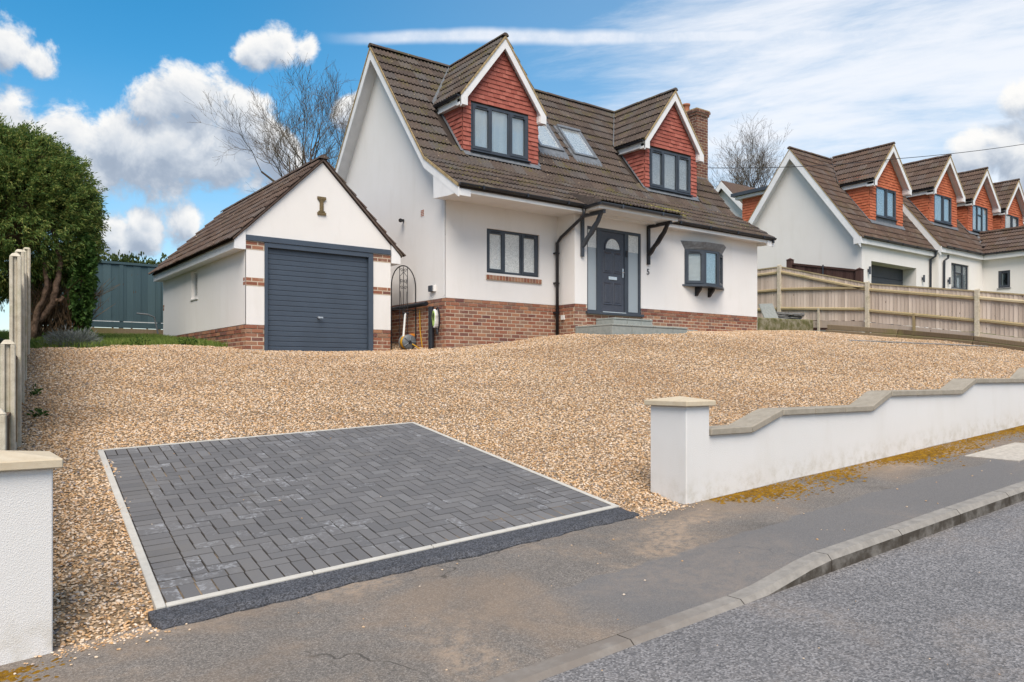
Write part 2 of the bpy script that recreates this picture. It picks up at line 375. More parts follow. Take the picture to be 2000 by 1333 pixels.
def leafmat(name, stops, trans=.35):
    def f(T):
        r = rnd(T)
        c = T.ramp(T.math('ADD', T.math('MULTIPLY', r, .6), T.math('MULTIPLY', T.noise(T.pos, 2.2, 3, .6), .4)), stops)
        setp(T, c, .65, .25)
        tr = T.node('ShaderNodeBsdfTranslucent'); T.put(tr.inputs[0], c)
        mx = T.node('ShaderNodeMixShader'); mx.inputs[0].default_value = trans
        T.l.new(T.b.outputs[0], mx.inputs[1]); T.l.new(tr.outputs[0], mx.inputs[2]); T.l.new(mx.outputs[0], T.out.inputs[0])
    return material(name, f)
leafmat('conifer_leaf', [(.12, (.035, .08, .024)), (.36, (.09, .16, .04)), (.58, (.17, .235, .055)), (.85, (.34, .33, .10))])
leafmat('ivy_leaf', [(.2, (.03, .075, .015)), (.6, (.06, .125, .025)), (.9, (.11, .18, .04))])
leafmat('hedge_leaf', [(.2, (.04, .07, .018)), (.6, (.085, .12, .035)), (.9, (.14, .165, .06))])
leafmat('grass_blade', [(.2, (.12, .19, .04)), (.6, (.20, .28, .06)), (.9, (.33, .34, .11))])
leafmat('lavender_leaf', [(.2, (.13, .15, .13)), (.6, (.20, .22, .21)), (.9, (.27, .29, .30))])
plain('bark', (.13, .085, .06), .95, .1, var=.5, nscale=14, bs=.7, bscale=40, bd=.02)
plain('dead_twig', (.13, .085, .05), .95, .1, var=.4, nscale=10)
def m_twig(T):
    c = T.mix(T.smooth(T.noise(T.pos, 1.4, 3), .4, .65), (.105, .078, .062, 1), (.115, .095, .06, 1)); setp(T, c, .95, .1)
material('bare_twig', m_twig)
def m_soil(T):
    n = T.noise(T.pos, .5, 6, .6); setp(T, T.ramp(n, [(.3, (.07, .075, .025)), (.6, (.10, .11, .035)), (.8, (.14, .12, .06))]), 1, .1)
material('terrain', m_soil)
def m_glass(T):
    gl = T.node('ShaderNodeBsdfGlossy'); gl.inputs['Roughness'].default_value = .03; gl.inputs['Color'].default_value = (1, 1, 1, 1)
    tr = T.node('ShaderNodeBsdfTransparent'); tr.inputs['Color'].default_value = (.93, .95, .95, 1)
    fr = T.node('ShaderNodeFresnel'); fr.inputs['IOR'].default_value = 1.5
    mx = T.node('ShaderNodeMixShader'); T.put(mx.inputs[0], T.math('MULTIPLY_ADD', fr.outputs[0], .75, .0, clamp=True))
    T.l.new(tr.outputs[0], mx.inputs[1]); T.l.new(gl.outputs[0], mx.inputs[2]); T.l.new(mx.outputs[0], T.out.inputs[0])
material('glass', m_glass)
def m_frost(T):
    p = T.pos; n = T.noise(p, 26, 4, .6, 2.2)
    setp(T, T.ramp(n, [(.35, (.52, .54, .53)), (.52, (.76, .77, .75)), (.66, (.90, .90, .88))]), .16, .55)
    bump(T, n, .9, .012)
material('patterned_glass', m_frost)
def m_frost2(T):
    p = T.pos; sx = T.node('ShaderNodeSeparateXYZ'); T.put(sx.inputs[0], p); n = T.noise(p, 30, 4, .6, 2)
    setp(T, (.33, .37, .40, 1), .22, .55); bump(T, n, .35, .008)
material('obscure_glass', m_frost2)
plain('blind', (.9, .9, .9), .6, .3, var=.02)
plain('dark_interior', (.02, .02, .022), .8, .2)
plain('skylight_blind', (.9, .89, .89), .5, .4, var=.03)
plain('reel_grey', (.13, .14, .15), .5, .4, var=.15)
plain('hose_yellow', (.55, .30, .02), .5, .4)
plain('reel_orange', (.6, .20, .02), .45, .4)
plain('charger_white', (.74, .74, .72), .35, .5)
plain('charger_green', (.36, .52, .14), .4, .5)
plain('sign_bronze', (.15, .11, .055), .7, .3, var=.35, nscale=40)
plain('cover_concrete', (.44, .40, .35), .95, .1, var=.15, nscale=20, bs=.4, bscale=120)
M = MATS

# ------------------------------------------------------------------ mesh helpers
class MB:
    def __init__(s, T=None): s.v = []; s.f = []; s.T = T
    def add(s, vs, fs):
        n = len(s.v)
        s.v += [tuple(s.T @ Vector(v)) if s.T is not None else tuple(v) for v in vs]
        s.f += [tuple(i+n for i in f) for f in fs]; return s
    def box(s, x0, x1, y0, y1, z0, z1):
        return s.add([(x0,y0,z0),(x1,y0,z0),(x1,y1,z0),(x0,y1,z0),(x0,y0,z1),(x1,y0,z1),(x1,y1,z1),(x0,y1,z1)],
                     [(0,3,2,1),(4,5,6,7),(0,1,5,4),(1,2,6,5),(2,3,7,6),(3,0,4,7)])
    def prism(s, pts, d):
        """closed prism: polygon pts (3-D, planar) pushed along vector d"""
        n = len(pts); d = Vector(d); a = [Vector(p) for p in pts]
        nor = Vector((0, 0, 0))
        for i in range(n): nor += a[i].cross(a[(i+1) % n])
        if nor.dot(d) > 0: a = a[::-1]
        vs = [tuple(p) for p in a] + [tuple(p+d) for p in a]
        fs = [tuple(range(n)), tuple(range(2*n-1, n-1, -1))]
        fs += [(i, n+i, n+(i+1) % n, (i+1) % n) for i in range(n)]
        return s.add(vs, [f[::-1] if False else f for f in fs])
    def quad(s, *p): return s.add(p, [tuple(range(len(p)))])
    def tube(s, pts, r, n=8, cap=True):
        pts = [Vector(p) for p in pts]; rs = r if hasattr(r, '__len__') else [r]*len(pts)
        vs = []; fs = []; up = None
        for i, p in enumerate(pts):
            t = (pts[min(i+1, len(pts)-1)] - pts[max(i-1, 0)]).normalized()
            if up is None:
                up = Vector((0, 0, 1)) if abs(t.z) < .9 else Vector((1, 0, 0))
            a = (up - t*up.dot(t)).normalized(); b = t.cross(a); up = a
            for k in range(n):
                th = 2*PI*k/n; vs.append(tuple(p + (a*math.cos(th) + b*math.sin(th))*rs[i]))
        for i in range(len(pts)-1):
            for k in range(n):
                fs.append((i*n+k, i*n+(k+1) % n, (i+1)*n+(k+1) % n, (i+1)*n+k))
        if cap: fs += [tuple(range(n))[::-1], tuple(range((len(pts)-1)*n, len(pts)*n))]
        return s.add(vs, fs)
    def lathe(s, prof, n=16):
        vs = []; fs = []
        for r, z in prof:
            for k in range(n): vs.append((r*math.cos(2*PI*k/n), r*math.sin(2*PI*k/n), z))
        m = len(prof)
        for i in range(m-1):
            for k in range(n): fs.append((i*n+k, i*n+(k+1) % n, (i+1)*n+(k+1) % n, (i+1)*n+k))
        fs += [tuple(range(n))[::-1], tuple(range((m-1)*n, m*n))]
        return s.add(vs, fs)
    def mesh(s, name, mat, smooth=False):
        me = bpy.data.meshes.new(name); me.from_pydata(s.v, [], s.f); me.materials.append(M[mat] if isinstance(mat, str) else mat)
        if smooth: me.polygons.foreach_set('use_smooth', [True]*len(me.polygons))
        me.update(); return me
    def obj(s, name, mat, parent=None, bevel=0, smooth=False):
        o = link(name, s.mesh(name, mat, smooth), parent)
        if bevel:
            b = o.modifiers.new('bevel', 'BEVEL'); b.width = bevel; b.segments = 1; b.limit_method = 'ANGLE'
        return o
def link(name, data, parent=None, M4=None):
    o = bpy.data.objects.new(name, data); COL.objects.link(o)
    if parent is not None:
        o.parent = parent; o.matrix_parent_inverse = PINV.setdefault(parent.name, parent.matrix_basis.inverted())
    if M4 is not None: o.matrix_basis = M4
    return o
PINV = {}
def tag(o, label=None, cat=None, group=None, kind=None):
    if label: o['label'] = label
    if cat: o['category'] = cat
    if group: o['group'] = group
    if kind: o['kind'] = kind
    return o
def thing(name, loc, label, cat, group=None):
    o = bpy.data.objects.new(name, None); COL.objects.link(o); o.location = loc; o.empty_display_size = .2
    return tag(o, label, cat, group)
def pieces(name, items, parent, rest='', limit=300):
    """items: (Matrix, mesh). The pieces nearest to the road stay objects of their own; the rest are one joined part"""
    items = sorted(items, key=lambda it: (it[0].translation - CAM).length)
    for Mx, me in items[:limit]: link(name, me, parent, Mx)
    if len(items) > limit: joined(rest or name+'s', items[limit:], parent)
def joined(name, items, parent, mat=None):
    vs = []; fs = []; n = 0; cache = {}
    for Mx, me in items:
        if me.name not in cache:
            co = np.zeros(len(me.vertices)*3); me.vertices.foreach_get('co', co); co = co.reshape(-1, 3)
            cache[me.name] = (co, [tuple(p.vertices) for p in me.polygons])
        co, pf = cache[me.name]; A = np.array(Mx)
        w = co @ A[:3, :3].T + A[:3, 3]; vs.append(w); fs += [tuple(i+n for i in f) for f in pf]; n += len(co)
    me2 = bpy.data.meshes.new(name); me2.from_pydata(np.vstack(vs).tolist(), [], fs); me2.materials.append(items[0][1].materials[0]); me2.update()
    o = link(name, me2, parent); o['kind'] = 'stuff'; return o
def frame_m(o, x, y, z):
    """matrix from axes"""
    m = Matrix.Identity(4)
    for i, a in enumerate((x, y, z)):
        a = Vector(a)
        for k in range(3): m[k][i] = a[k]
    for k in range(3): m[k][3] = o[k]
    return m
FRONT = lambda x, y, z: Matrix.Translation((x, y, z))                                   # wall facing the street: local +x right, +y inward
LEFTW = lambda x, y, z: Matrix.Translation((x, y, z)) @ Matrix.Rotation(-PI/2, 4, 'Z')   # wall facing left: local +x towards the street
# ------------------------------------------------------------------ ground heights
def plane_z(a, b): return .573 + .0613*a + .164*(b+9.2)
DRIVE = dict(BL=(-7.585, -9.067, .179), BR=(-3.92, -9.066, .405), TL=(-7.34, -5.63, .814), TR=(-3.86, -5.46, .95))
_ctl = [(-8.4,-9.0,.10),(-6,-9.0,.235),(-3.2,-9.0,.41),(-1,-9.0,.62),(2,-9.0,.86),(5,-9.0,1.07),(9,-9,1.3),(13.2,-9,1.55),
        (-7.72,-8.95,.185),(-7.72,-8.4,.28),(-7.7,-7.9,.375),(-7.66,-7.3,.49),(-7.62,-6.5,.63),(-7.5,-5.8,.76),(-7.0,-5.4,.825),(-5.5,-5.3,.90),(-3.7,-5.35,.945),(-3.72,-6.3,.80),(-3.76,-7.2,.665),(-3.78,-8.1,.53),(-3.8,-8.95,.405),(-5.6,-7.2,.5),
        (-7.87,-4.72,.83),(-7.66,-2.62,1.18),(-7.49,-1.01,1.46),(-7.22,1.5,1.88),(-7.15,2.2,2.0),(-6.2,2.0,2.03),(-5,1.6,2.03),(-3.7,.9,1.99),(-2.2,.9,2.0),
        (-.9,1.0,2.03),(0,-.1,2.08),(1.4,-.1,2.24),(2.94,-.1,2.45),(3.0,-.7,2.46),(3,-1.85,2.40),(5.4,-1.85,2.50),(7.2,-.7,2.66),(9.58,-.7,2.76),
        (13.1,-.27,2.82),(13.1,-1.88,2.66),(13.1,-4,2.44),(13.1,-5.82,2.13),(11.5,-1.1,2.8),(-5,6,2.35),(-6.5,5,2.25),(-5,9.5,2.6),(-8,9,2.6),(-9.5,2,2.0),(-9.5,-4,.95),(4,9,2.9),(12,9,3.3),(20,0,3.3),(20,-6,2.5),(0,-5,1.42),(4,-5.2,1.62)]
_P = np.array(_ctl); _n = len(_P)
_K = np.linalg.norm(_P[:, None, :2]-_P[None, :, :2], axis=2)
_r = _P[:, 2] - plane_z(_P[:, 0], _P[:, 1])
_w = np.linalg.solve(_K + 1e-6*np.eye(_n), _r)
def gz(a, b):
    a = np.asarray(a, float); b = np.asarray(b, float)
    d = np.sqrt((a[..., None]-_P[:, 0])**2 + (b[..., None]-_P[:, 1])**2)
    return plane_z(a, b) + d @ _w
KB, KF = -10.80, -10.93                       # kerb back and front lines
def drop(a): t = np.clip((-3.75-np.asarray(a, float))/.95, 0, 1); return t*t*(3-2*t)*1.2      # dropped crossing left of the raised kerb
def pav(a, b):
    a = np.asarray(a, float); b = np.asarray(b, float)
    t = np.clip((-9.55-b)/1.25, 0, 1)
    return .573 + .0613*a + .02*(b+9.2) - drop(a)*.075*t
def road_z(a, b): return .573 + .0613*a + .02*(-1.73) - .11 + .012*(KF-np.asarray(b, float))*0 - .0*np.asarray(b)
def grid_obj(name, xs, ys, zf, mat, keep=None, parent=None, smooth=True):
    xs = np.asarray(xs, float); ys = np.asarray(ys, float)
    A, B = np.meshgrid(xs, ys, indexing='ij'); Z = zf(A, B)
    vs = np.stack([A, B, Z], -1).reshape(-1, 3); ny = len(ys); fs = []
    for i in range(len(xs)-1):
        for j in range(ny-1):
            if keep is None or keep((xs[i]+xs[i+1])/2, (ys[j]+ys[j+1])/2):
                fs.append((i*ny+j, (i+1)*ny+j, (i+1)*ny+j+1, i*ny+j+1))
    me = bpy.data.meshes.new(name); me.from_pydata(vs.tolist(), [], fs); me.materials.append(M[mat])
    if smooth: me.polygons.foreach_set('use_smooth', [True]*len(me.polygons))
    me.update(); return link(name, me, parent)
# terrain sheet out to the horizon, always a little below the made surfaces
def far_z(a, b):
    t = np.clip((b+13)/6, 0, 1); near = np.where(b > -9.3, gz(np.clip(a, -14, 26), np.clip(b, -9.3, 12)), pav(a, b)-.2)
    d = np.maximum(np.maximum(np.abs(a)-30, np.abs(b)-25), 0); s = np.clip(d/120, 0, 1)
    return near*(1-s) + 1.0*s - .16 - np.where((np.abs(a) > 30) | (b > 14), .3, 0)
xs = np.concatenate([[-3000,-800,-300,-120,-60,-35], np.arange(-26, 34, 1.), [40,60,120,300,800,3000]])
ys = np.concatenate([[-3000,-800,-300,-120,-60,-35,-25], np.arange(-20, 22, 1.), [26,40,80,200,600,3000]])
tag(grid_obj('terrain', xs, ys, lambda a, b: far_z(a, b), 'terrain'), kind='structure')
# road and pavement
tag(grid_obj('road', np.arange(-30, 44, 1.), np.array([-40,-30,-22,-18,-15,-13,-12,-11.4,KF+.003]), lambda a, b: road_z(a, b)+0*a, 'road_tarmac'), kind='structure')
pavx = np.concatenate([np.arange(-26, -9, 1.), np.arange(-9, 5, .2), np.arange(5, 40, 1.)])
tag(grid_obj('pavement', pavx, np.concatenate([[KB-.001], np.arange(-10.7, -9.0, .1), [-9.0, -8.8]]), lambda a, b: pav(a, b) + .004*np.sin(a*3.1+b*2)*np.cos(b*4.3-a), 'pavement_tarmac'), kind='structure')
# kerb of separate stones, dropped at the crossing
kerb = tag(thing('kerb', (-3.78, KF, .2), None, None), kind='structure')
joints = [-3.78 + .93*i for i in range(-9, 18)]
for i in range(len(joints)-1):
    x0, x1 = joints[i]+.004, joints[i+1]-.004
    b = MB(); n = 5; sec = []
    for k in range(n):
        a = x0 + (x1-x0)*k/(n-1); zb = float(road_z(a, -11)) - .12; zt = float(pav(a, KB)) + .002
        zt = max(zt, float(road_z(a, -11))+.010)
        ch = min(.035, zt-float(road_z(a, -11)))
        sec.append([(a, KB, zb), (a, KF, zb), (a, KF, zt-ch), (a, KF+.03, zt), (a, KB, zt)])
    vs = [p for s_ in sec for p in s_]; fs = []
    for k in range(n-1):
        for j in range(5): fs.append((k*5+j, k*5+(j+1) % 5, (k+1)*5+(j+1) % 5, (k+1)*5+j)[::-1])
    fs += [tuple(range(5)), tuple(range((n-1)*5, n*5))[::-1]]
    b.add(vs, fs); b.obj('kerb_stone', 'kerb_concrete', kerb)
# pale concrete cover set in the pavement
cvx0, cvx1, cvy0, cvy1 = .75, 2.1, -10.35, -9.8
b = MB(); b.prism([(cvx0,cvy0,float(pav(cvx0,cvy0))+.001),(cvx1,cvy0,float(pav(cvx1,cvy0))+.001),(cvx1,cvy1,float(pav(cvx1,cvy1))+.001),(cvx0,cvy1,float(pav(cvx0,cvy1))+.001)], (0,0,.008))
tag(b.obj('access_cover', 'cover_concrete'), 'pale rectangular concrete access cover set in the tarmac pavement', 'cover')

# ------------------------------------------------------------------ block paved apron
def dq(u, v):                                   # drive surface: u across (0..1), v up the slope (0..1)
    g = [np.array(DRIVE[k]) for k in ('BL', 'BR', 'TL', 'TR')]
    return (g[0]*(1-u)+g[1]*u)*(1-v) + (g[2]*(1-u)+g[3]*u)*v
DWm, DLm = 3.60, 3.50
drive = tag(thing('block_paving', tuple(dq(.5, .5)), None, None), kind='structure')
b = MB(); pts = [dq(u, v)-np.array([0,0,.0004]) for u, v in ((0.01,.01),(.99,.01),(.99,.99),(.01,.99))]
b.prism([tuple(p) for p in pts], (0, 0, -.12)); b.obj('joint_bed', 'joint_sand', drive)
ew = .042
def edge_piece(u0, v0, u1, v1):
    b = MB(); p = [dq(u, v)+np.array([0, 0, .006]) for u, v in ((u0,v0),(u1,v0),(u1,v1),(u0,v1))]
    b.prism([tuple(q) for q in p], (0, 0, -.16)); b.obj('edging_stone', 'edging_concrete', drive, bevel=.004)
eu, ev = ew/DWm, ew/DLm; g = .0008
nv_ = 4
for k in range(nv_):
    edge_piece(0, k/nv_+g, eu*1.25, (k+1)/nv_-g); edge_piece(1-eu, k/nv_+g, 1, (k+1)/nv_-g)
    edge_piece(eu*1.25+g+(1-eu*2.25)*k/nv_, 0, eu*1.25+(1-eu*2.25)*(k+1)/nv_-g, ev); edge_piece(eu*1.25+g+(1-eu*2.25)*k/nv_, 1-ev*.6, eu*1.25+(1-eu*2.25)*(k+1)/nv_-g, 1)
BW, BL_, JT = .1, .2, .010
x0d, x1d, y0d, y1d = ew*1.25+.004, DWm-ew-.004, ew+.004, DLm-ew*.6-.004
blocks = []                                      # (x0,x1,y0,y1) in metres on the apron
nx = int((x1d-x0d)//BW); off = (x1d-x0d-nx*BW)
xx = x0d
blocks.append((x0d, x0d+off, y0d, y0d+BL_)) if off > .02 else None
for i in range(nx):
    a = x0d+off+i*BW; blocks += [(a, a+BW, y0d, y0d+BL_), (a, a+BW, y1d-BL_, y1d)]
blocks.append((x0d, x0d+off, y1d-BL_, y1d)) if off > .02 else None
yy0, yy1 = y0d+BL_, y1d-BL_; ny = int(round((yy1-yy0)/BW)); hh = (yy1-yy0)/ny
for j in range(ny):
    a = yy0+j*hh; blocks += [(x0d, x0d+BL_, a, a+hh), (x1d-BL_, x1d, a, a+hh)]
ix0, ix1 = x0d+BL_, x1d-BL_; iy0, iy1 = yy0, yy1
def clipadd(a0, a1, b0, b1):
    a0, a1, b0, b1 = max(a0, ix0), min(a1, ix1), max(b0, iy0), min(b1, iy1)
    if a1-a0 > .018 and b1-b0 > .018: blocks.append((a0, a1, b0, b1))
for i in range(-45, 45):                          # 90-degree herringbone
    for j in range(-45, 45):
        m = (i-j) % 4
        X, Y = ix0+i*BW, iy0+j*BW
        if m == 0: clipadd(X, X+2*BW, Y, Y+BW)
        elif m == 3: clipadd(X, X+BW, Y, Y+2*BW)
blk_items = []
meshcache = {}
def block_mesh(w, h):
    k = (round(w, 3), round(h, 3))
    if k not in meshcache:
        b = MB(); c = .002; w2, h2 = w/2, h/2
        vs = [(-w2,-h2,-.05),(w2,-h2,-.05),(w2,h2,-.05),(-w2,h2,-.05),(-w2,-h2,-c),(w2,-h2,-c),(w2,h2,-c),(-w2,h2,-c),(-w2+c,-h2+c,0),(w2-c,-h2+c,0),(w2-c,h2-c,0),(-w2+c,h2-c,0)]
        fs = [(8,9,10,11)] + [(i, (i+1) % 4, 4+(i+1) % 4, 4+i) for i in range(4)] + [(4+i, 4+(i+1) % 4, 8+(i+1) % 4, 8+i) for i in range(4)]
        b.add(vs, fs); meshcache[k] = b.mesh('paving_block', 'paving_block')
    return meshcache[k]
for a0, a1, b0, b1 in blocks:
    cu, cv_ = (a0+a1)/2/DWm, (b0+b1)/2/DLm
    p = dq(cu, cv_); du = (dq(cu+.01, cv_)-dq(cu-.01, cv_))/(.02*DWm); dv = (dq(cu, cv_+.01)-dq(cu, cv_-.01))/(.02*DLm)
    nrm = Vector(np.cross(du, dv)).normalized()
    tilt = Vector((random.gauss(0, .004), random.gauss(0, .004), 0))
    Mx = frame_m(Vector(p)+nrm*(.0018+random.gauss(0, .0007)), Vector(du)+nrm*tilt.x, Vector(dv)+nrm*tilt.y, nrm)
    blk_items.append((Mx, block_mesh(a1-a0-JT, b1-b0-JT)))
pieces('paving_block', blk_items, drive, 'paving_blocks')
# black tarmac ramp from the pavement up to the apron edge
b = MB(); n = 110; vs = []; fs = []
for i in range(n+1):
    u = -.012 + 1.045*i/n; p = dq(u, 0); wv = .175 + .010*math.sin(i*.33) + .008*math.sin(i*.84+1) + .012*math.sin(i*.113) + random.uniform(-.006, .006)
    if i == 0: wv *= .6
    if i == n: wv *= .35
    q = (p[0]+.0, p[1]-wv); zt = p[2]-.004
    if u > 1: zt = max(float(pav(p[0], p[1])), p[2]-.004-(u-1)*2.2)
    zb = float(pav(*q))+.003; zm = zt*.35+zb*.65+.012
    for (yy, zz) in ((p[1]+.02, zt-.2), (p[1]-.002, zt), (p[1]-wv*.35, zt*.72+zb*.28+.004), (p[1]-wv*.75, zm), (p[1]-wv, zb+.006), (p[1]-wv-.006, zb-.06)): vs.append((p[0], yy, zz))
for i in range(n):
    for j in range(5): fs.append((i*6+j, i*6+j+1, (i+1)*6+j+1, (i+1)*6+j))
fs += [tuple(range(6))[::-1], tuple(range(n*6, n*6+6))]
b.add(vs, fs); tag(b.obj('tarmac_ramp', 'fresh_tarmac', smooth=False), kind='structure')

# ------------------------------------------------------------------ gravel
def in_drive(a, b):
    t = (b+9.067)/3.52
    return -9.1 < b < -5.73 and (-7.585+.245*t+.13) < a < (-3.92+.06*t-.13)
def fence_x(b): return -7.87 + .1045*(b+4.72)
def gravel_keep(a, b):
    if in_drive(a, b): return False
    if a < fence_x(b)-.15 or a > 13.25: return False
    if b < -9.0 and -7.66 < a < -3.86: return False
    if b < -9.1: return -8.05 < a < -7.6 or (-3.95 < a < -3.3)
    if a > -3.0+.07 and b < -8.93: return False
    if -3.15 < a < -2.93 and b < -8.85: return False
    if a < -8.2 and b < -8.85: return False
    if a > .02 and b > .0: return False
    if a > 3.02 and b > -.6 and a < 9.6: return False
    if -3.75 < a < -.74 and b > 1.1: return False
    if 3.02 < a < 5.36 and b > -1.78: return False
    if a > 11.2 and b > -.55: return False
    if a < -3.7 and b > 2.35+.25*math.sin(a*2.1)+.15*math.sin(a*5.3): return False
    return b < 3.2
gx = np.arange(-9.2, 13.4, .16); gy = np.concatenate([[-9.27, -9.2, -9.12], np.arange(-9.04, 3.3, .16)])
def gravel_z(a, b):
    t = np.clip((-8.86-b)/.36, 0, 1); t = t*t*(3-2*t)
    return gz(a, b)*(1-t) + (pav(a, b)-.004)*t
gravel = tag(grid_obj('gravel', gx, gy, lambda a, b: gravel_z(a, b) + .010*np.sin(a*2.3+b*1.1)*np.cos(b*2.7-a*.6) + .006*np.sin(a*6.1)*np.sin(b*5.3+a), 'gravel_bed', gravel_keep), kind='stuff')
tag(gravel, 'loose golden brown gravel spread over the whole front yard', 'gravel')
me = gravel.data
co = np.zeros(len(me.vertices)*3); me.vertices.foreach_get('co', co); co = co.reshape(-1, 3)
dist = np.linalg.norm(co - np.array(CAM), axis=1)
dens = np.clip(2300*(7.0/np.maximum(dist, 5))**1.1, 650, 2800)
scl = np.clip(.76 + .025*(dist-5), .76, 1.05)
for nm, arr in (('dens', dens), ('scl', scl)):
    at = me.attributes.new(nm, 'FLOAT', 'POINT'); at.data.foreach_set('value', arr.astype(np.float32))
peb = bpy.data.collections.new('pebble_shapes')
pr = np.random.default_rng(3)
ico_v = None
def ico():
    t = (1+5**.5)/2
    v = np.array([(-1,t,0),(1,t,0),(-1,-t,0),(1,-t,0),(0,-1,t),(0,1,t),(0,-1,-t),(0,1,-t),(t,0,-1),(t,0,1),(-t,0,-1),(-t,0,1)], float); v /= np.linalg.norm(v[0])
    f = [(0,11,5),(0,5,1),(0,1,7),(0,7,10),(0,10,11),(1,5,9),(5,11,4),(11,10,2),(10,7,6),(7,1,8),(3,9,4),(3,4,2),(3,2,6),(3,6,8),(3,8,9),(4,9,5),(2,4,11),(6,2,10),(8,6,7),(9,8,1)]
    return v, f
iv, iff = ico()
def subd(v, f):
    v = list(map(tuple, v)); mid = {}; nf = []
    def m(i, j):
        k = (min(i, j), max(i, j))
        if k not in mid:
            p = (np.array(v[i])+np.array(v[j]))/2; p /= np.linalg.norm(p); mid[k] = len(v); v.append(tuple(p))
        return mid[k]
    for a, b_, c_ in f:
        x, y, z = m(a, b_), m(b_, c_), m(c_, a); nf += [(a,x,z),(b_,y,x),(c_,z,y),(x,y,z)]
    return np.array(v), nf
for k in range(6):
    v, f = (iv.copy(), iff) if k < 4 else subd(iv, iff)
    v = v * (1 + pr.normal(0, .14, (len(v), 1))) * np.array([1.25*pr.uniform(.85, 1.2), .9*pr.uniform(.85, 1.15), .55*pr.uniform(.8, 1.2)]) * .0125
    pm = bpy.data.meshes.new('pebble'); pm.from_pydata(v.tolist(), [], f); pm.materials.append(M['pebble']); pm.polygons.foreach_set('use_smooth', [True]*len(pm.polygons)); pm.update()
    peb.objects.link(bpy.data.objects.new('pebble', pm))
def scatter(ob, coll, densattr, sclattr, smin, smax, seed, tilt=.6, lift=0.):
    ng = bpy.data.node_groups.new('scatter', 'GeometryNodeTree')
    ng.interface.new_socket('Geometry', in_out='INPUT', socket_type='NodeSocketGeometry'); ng.interface.new_socket('Geometry', in_out='OUTPUT', socket_type='NodeSocketGeometry')
    N, L = ng.nodes, ng.links
    gi = N.new('NodeGroupInput'); go = N.new('NodeGroupOutput')
    dp = N.new('GeometryNodeDistributePointsOnFaces'); dp.inputs['Seed'].default_value = seed
    at = N.new('GeometryNodeInputNamedAttribute'); at.data_type = 'FLOAT'; at.inputs['Name'].default_value = densattr
    L.new(gi.outputs[0], dp.inputs['Mesh']); L.new(at.outputs['Attribute'], dp.inputs['Density'])
    ci = N.new('GeometryNodeCollectionInfo'); ci.inputs['Collection'].default_value = coll; ci.inputs['Separate Children'].default_value = True; ci.inputs['Reset Children'].default_value = True
    ip = N.new('GeometryNodeInstanceOnPoints'); ip.inputs['Pick Instance'].default_value = True
    L.new(dp.outputs['Points'], ip.inputs['Points']); L.new(ci.outputs[0], ip.inputs['Instance'])
    rv = N.new('FunctionNodeRandomValue'); rv.data_type = 'FLOAT_VECTOR'; rv.inputs[0].default_value = (-tilt, -tilt, 0); rv.inputs[1].default_value = (tilt, tilt, 6.283)
    L.new(rv.outputs[0], ip.inputs['Rotation'])
    r2 = N.new('FunctionNodeRandomValue'); r2.data_type = 'FLOAT'; r2.inputs[2].default_value = smin; r2.inputs[3].default_value = smax; r2.inputs['Seed'].default_value = 5
    a2 = N.new('GeometryNodeInputNamedAttribute'); a2.data_type = 'FLOAT'; a2.inputs['Name'].default_value = sclattr
    mm = N.new('ShaderNodeMath'); mm.operation = 'MULTIPLY'; L.new(r2.outputs[1], mm.inputs[0]); L.new(a2.outputs['Attribute'], mm.inputs[1]); L.new(mm.outputs[0], ip.inputs['Scale'])
    ri = N.new('FunctionNodeRandomValue'); ri.data_type = 'INT'; ri.inputs[4].default_value = 0; ri.inputs[5].default_value = len(coll.objects)-1; ri.inputs['Seed'].default_value = 9
    L.new(ri.outputs[2], ip.inputs['Instance Index'])
    r3 = N.new('FunctionNodeRandomValue'); r3.data_type = 'FLOAT'; r3.inputs[2].default_value = lift; r3.inputs[3].default_value = lift+.008; r3.inputs['Seed'].default_value = 11
    cx = N.new('ShaderNodeCombineXYZ'); L.new(r3.outputs[1], cx.inputs[2])
    sp = N.new('GeometryNodeSetPosition'); L.new(cx.outputs[0], sp.inputs['Offset'])
    L.new(dp.outputs['Points'], sp.inputs[0]); L.new(sp.outputs[0], ip.inputs['Points'])
    jn = N.new('GeometryNodeJoinGeometry'); L.new(gi.outputs[0], jn.inputs[0]); L.new(ip.outputs[0], jn.inputs[0]); L.new(jn.outputs[0], go.inputs[0])
    md = ob.modifiers.new('stones', 'NODES'); md.node_group = ng
scatter(gravel, peb, 'dens', 'scl', .55, 1.25, 1)
# pebbles kicked out onto the tarmac and the paving
strays = []
sm = bpy.data.meshes.new('pebble'); sm.from_pydata((iv*np.array([.014, .010, .007])).tolist(), [], iff); sm.materials.append(M['pebble']); sm.update()
smd = sm.copy()
def stray(a, b, z): strays.append((Matrix.Translation((a, b, z)) @ Matrix.Rotation(random.uniform(0, 6), 4, 'Z') @ Matrix.Scale(random.uniform(.4, .85), 4), sm))
for _ in range(170):
    a = random.choice([random.gauss(-7.85, .2), random.gauss(-3.5, .22)]); b_ = -9.2-abs(random.gauss(0, .1)); stray(a, b_, float(pav(a, b_))+.006)
for _ in range(45):
    a = random.uniform(-8, 4); b_ = random.uniform(-10.7, -9.3); stray(a, b_, float(pav(a, b_))+.003)
for _ in range(9):
    p = dq(random.uniform(.05, .95), random.uniform(.05, .95)); stray(p[0], p[1], p[2]+.008)
for _ in range(90):
    a = random.uniform(-8.5, 4); b_ = random.uniform(-12.6, -9.3)
    if KF-.1 < b_ < KB+.05: continue
    strays.append((Matrix.Translation((a, b_, float(pav(a, b_) if b_ > KB else road_z(a, b_))+.002)) @ Matrix.Rotation(random.uniform(0, 6), 4, 'Z') @ Matrix.Scale(random.uniform(.2, .5), 4), smd))
so_ = joined('loose_pebbles', strays, None); tag(so_, 'stray pebbles scattered on the tarmac pavement', 'pebbles')

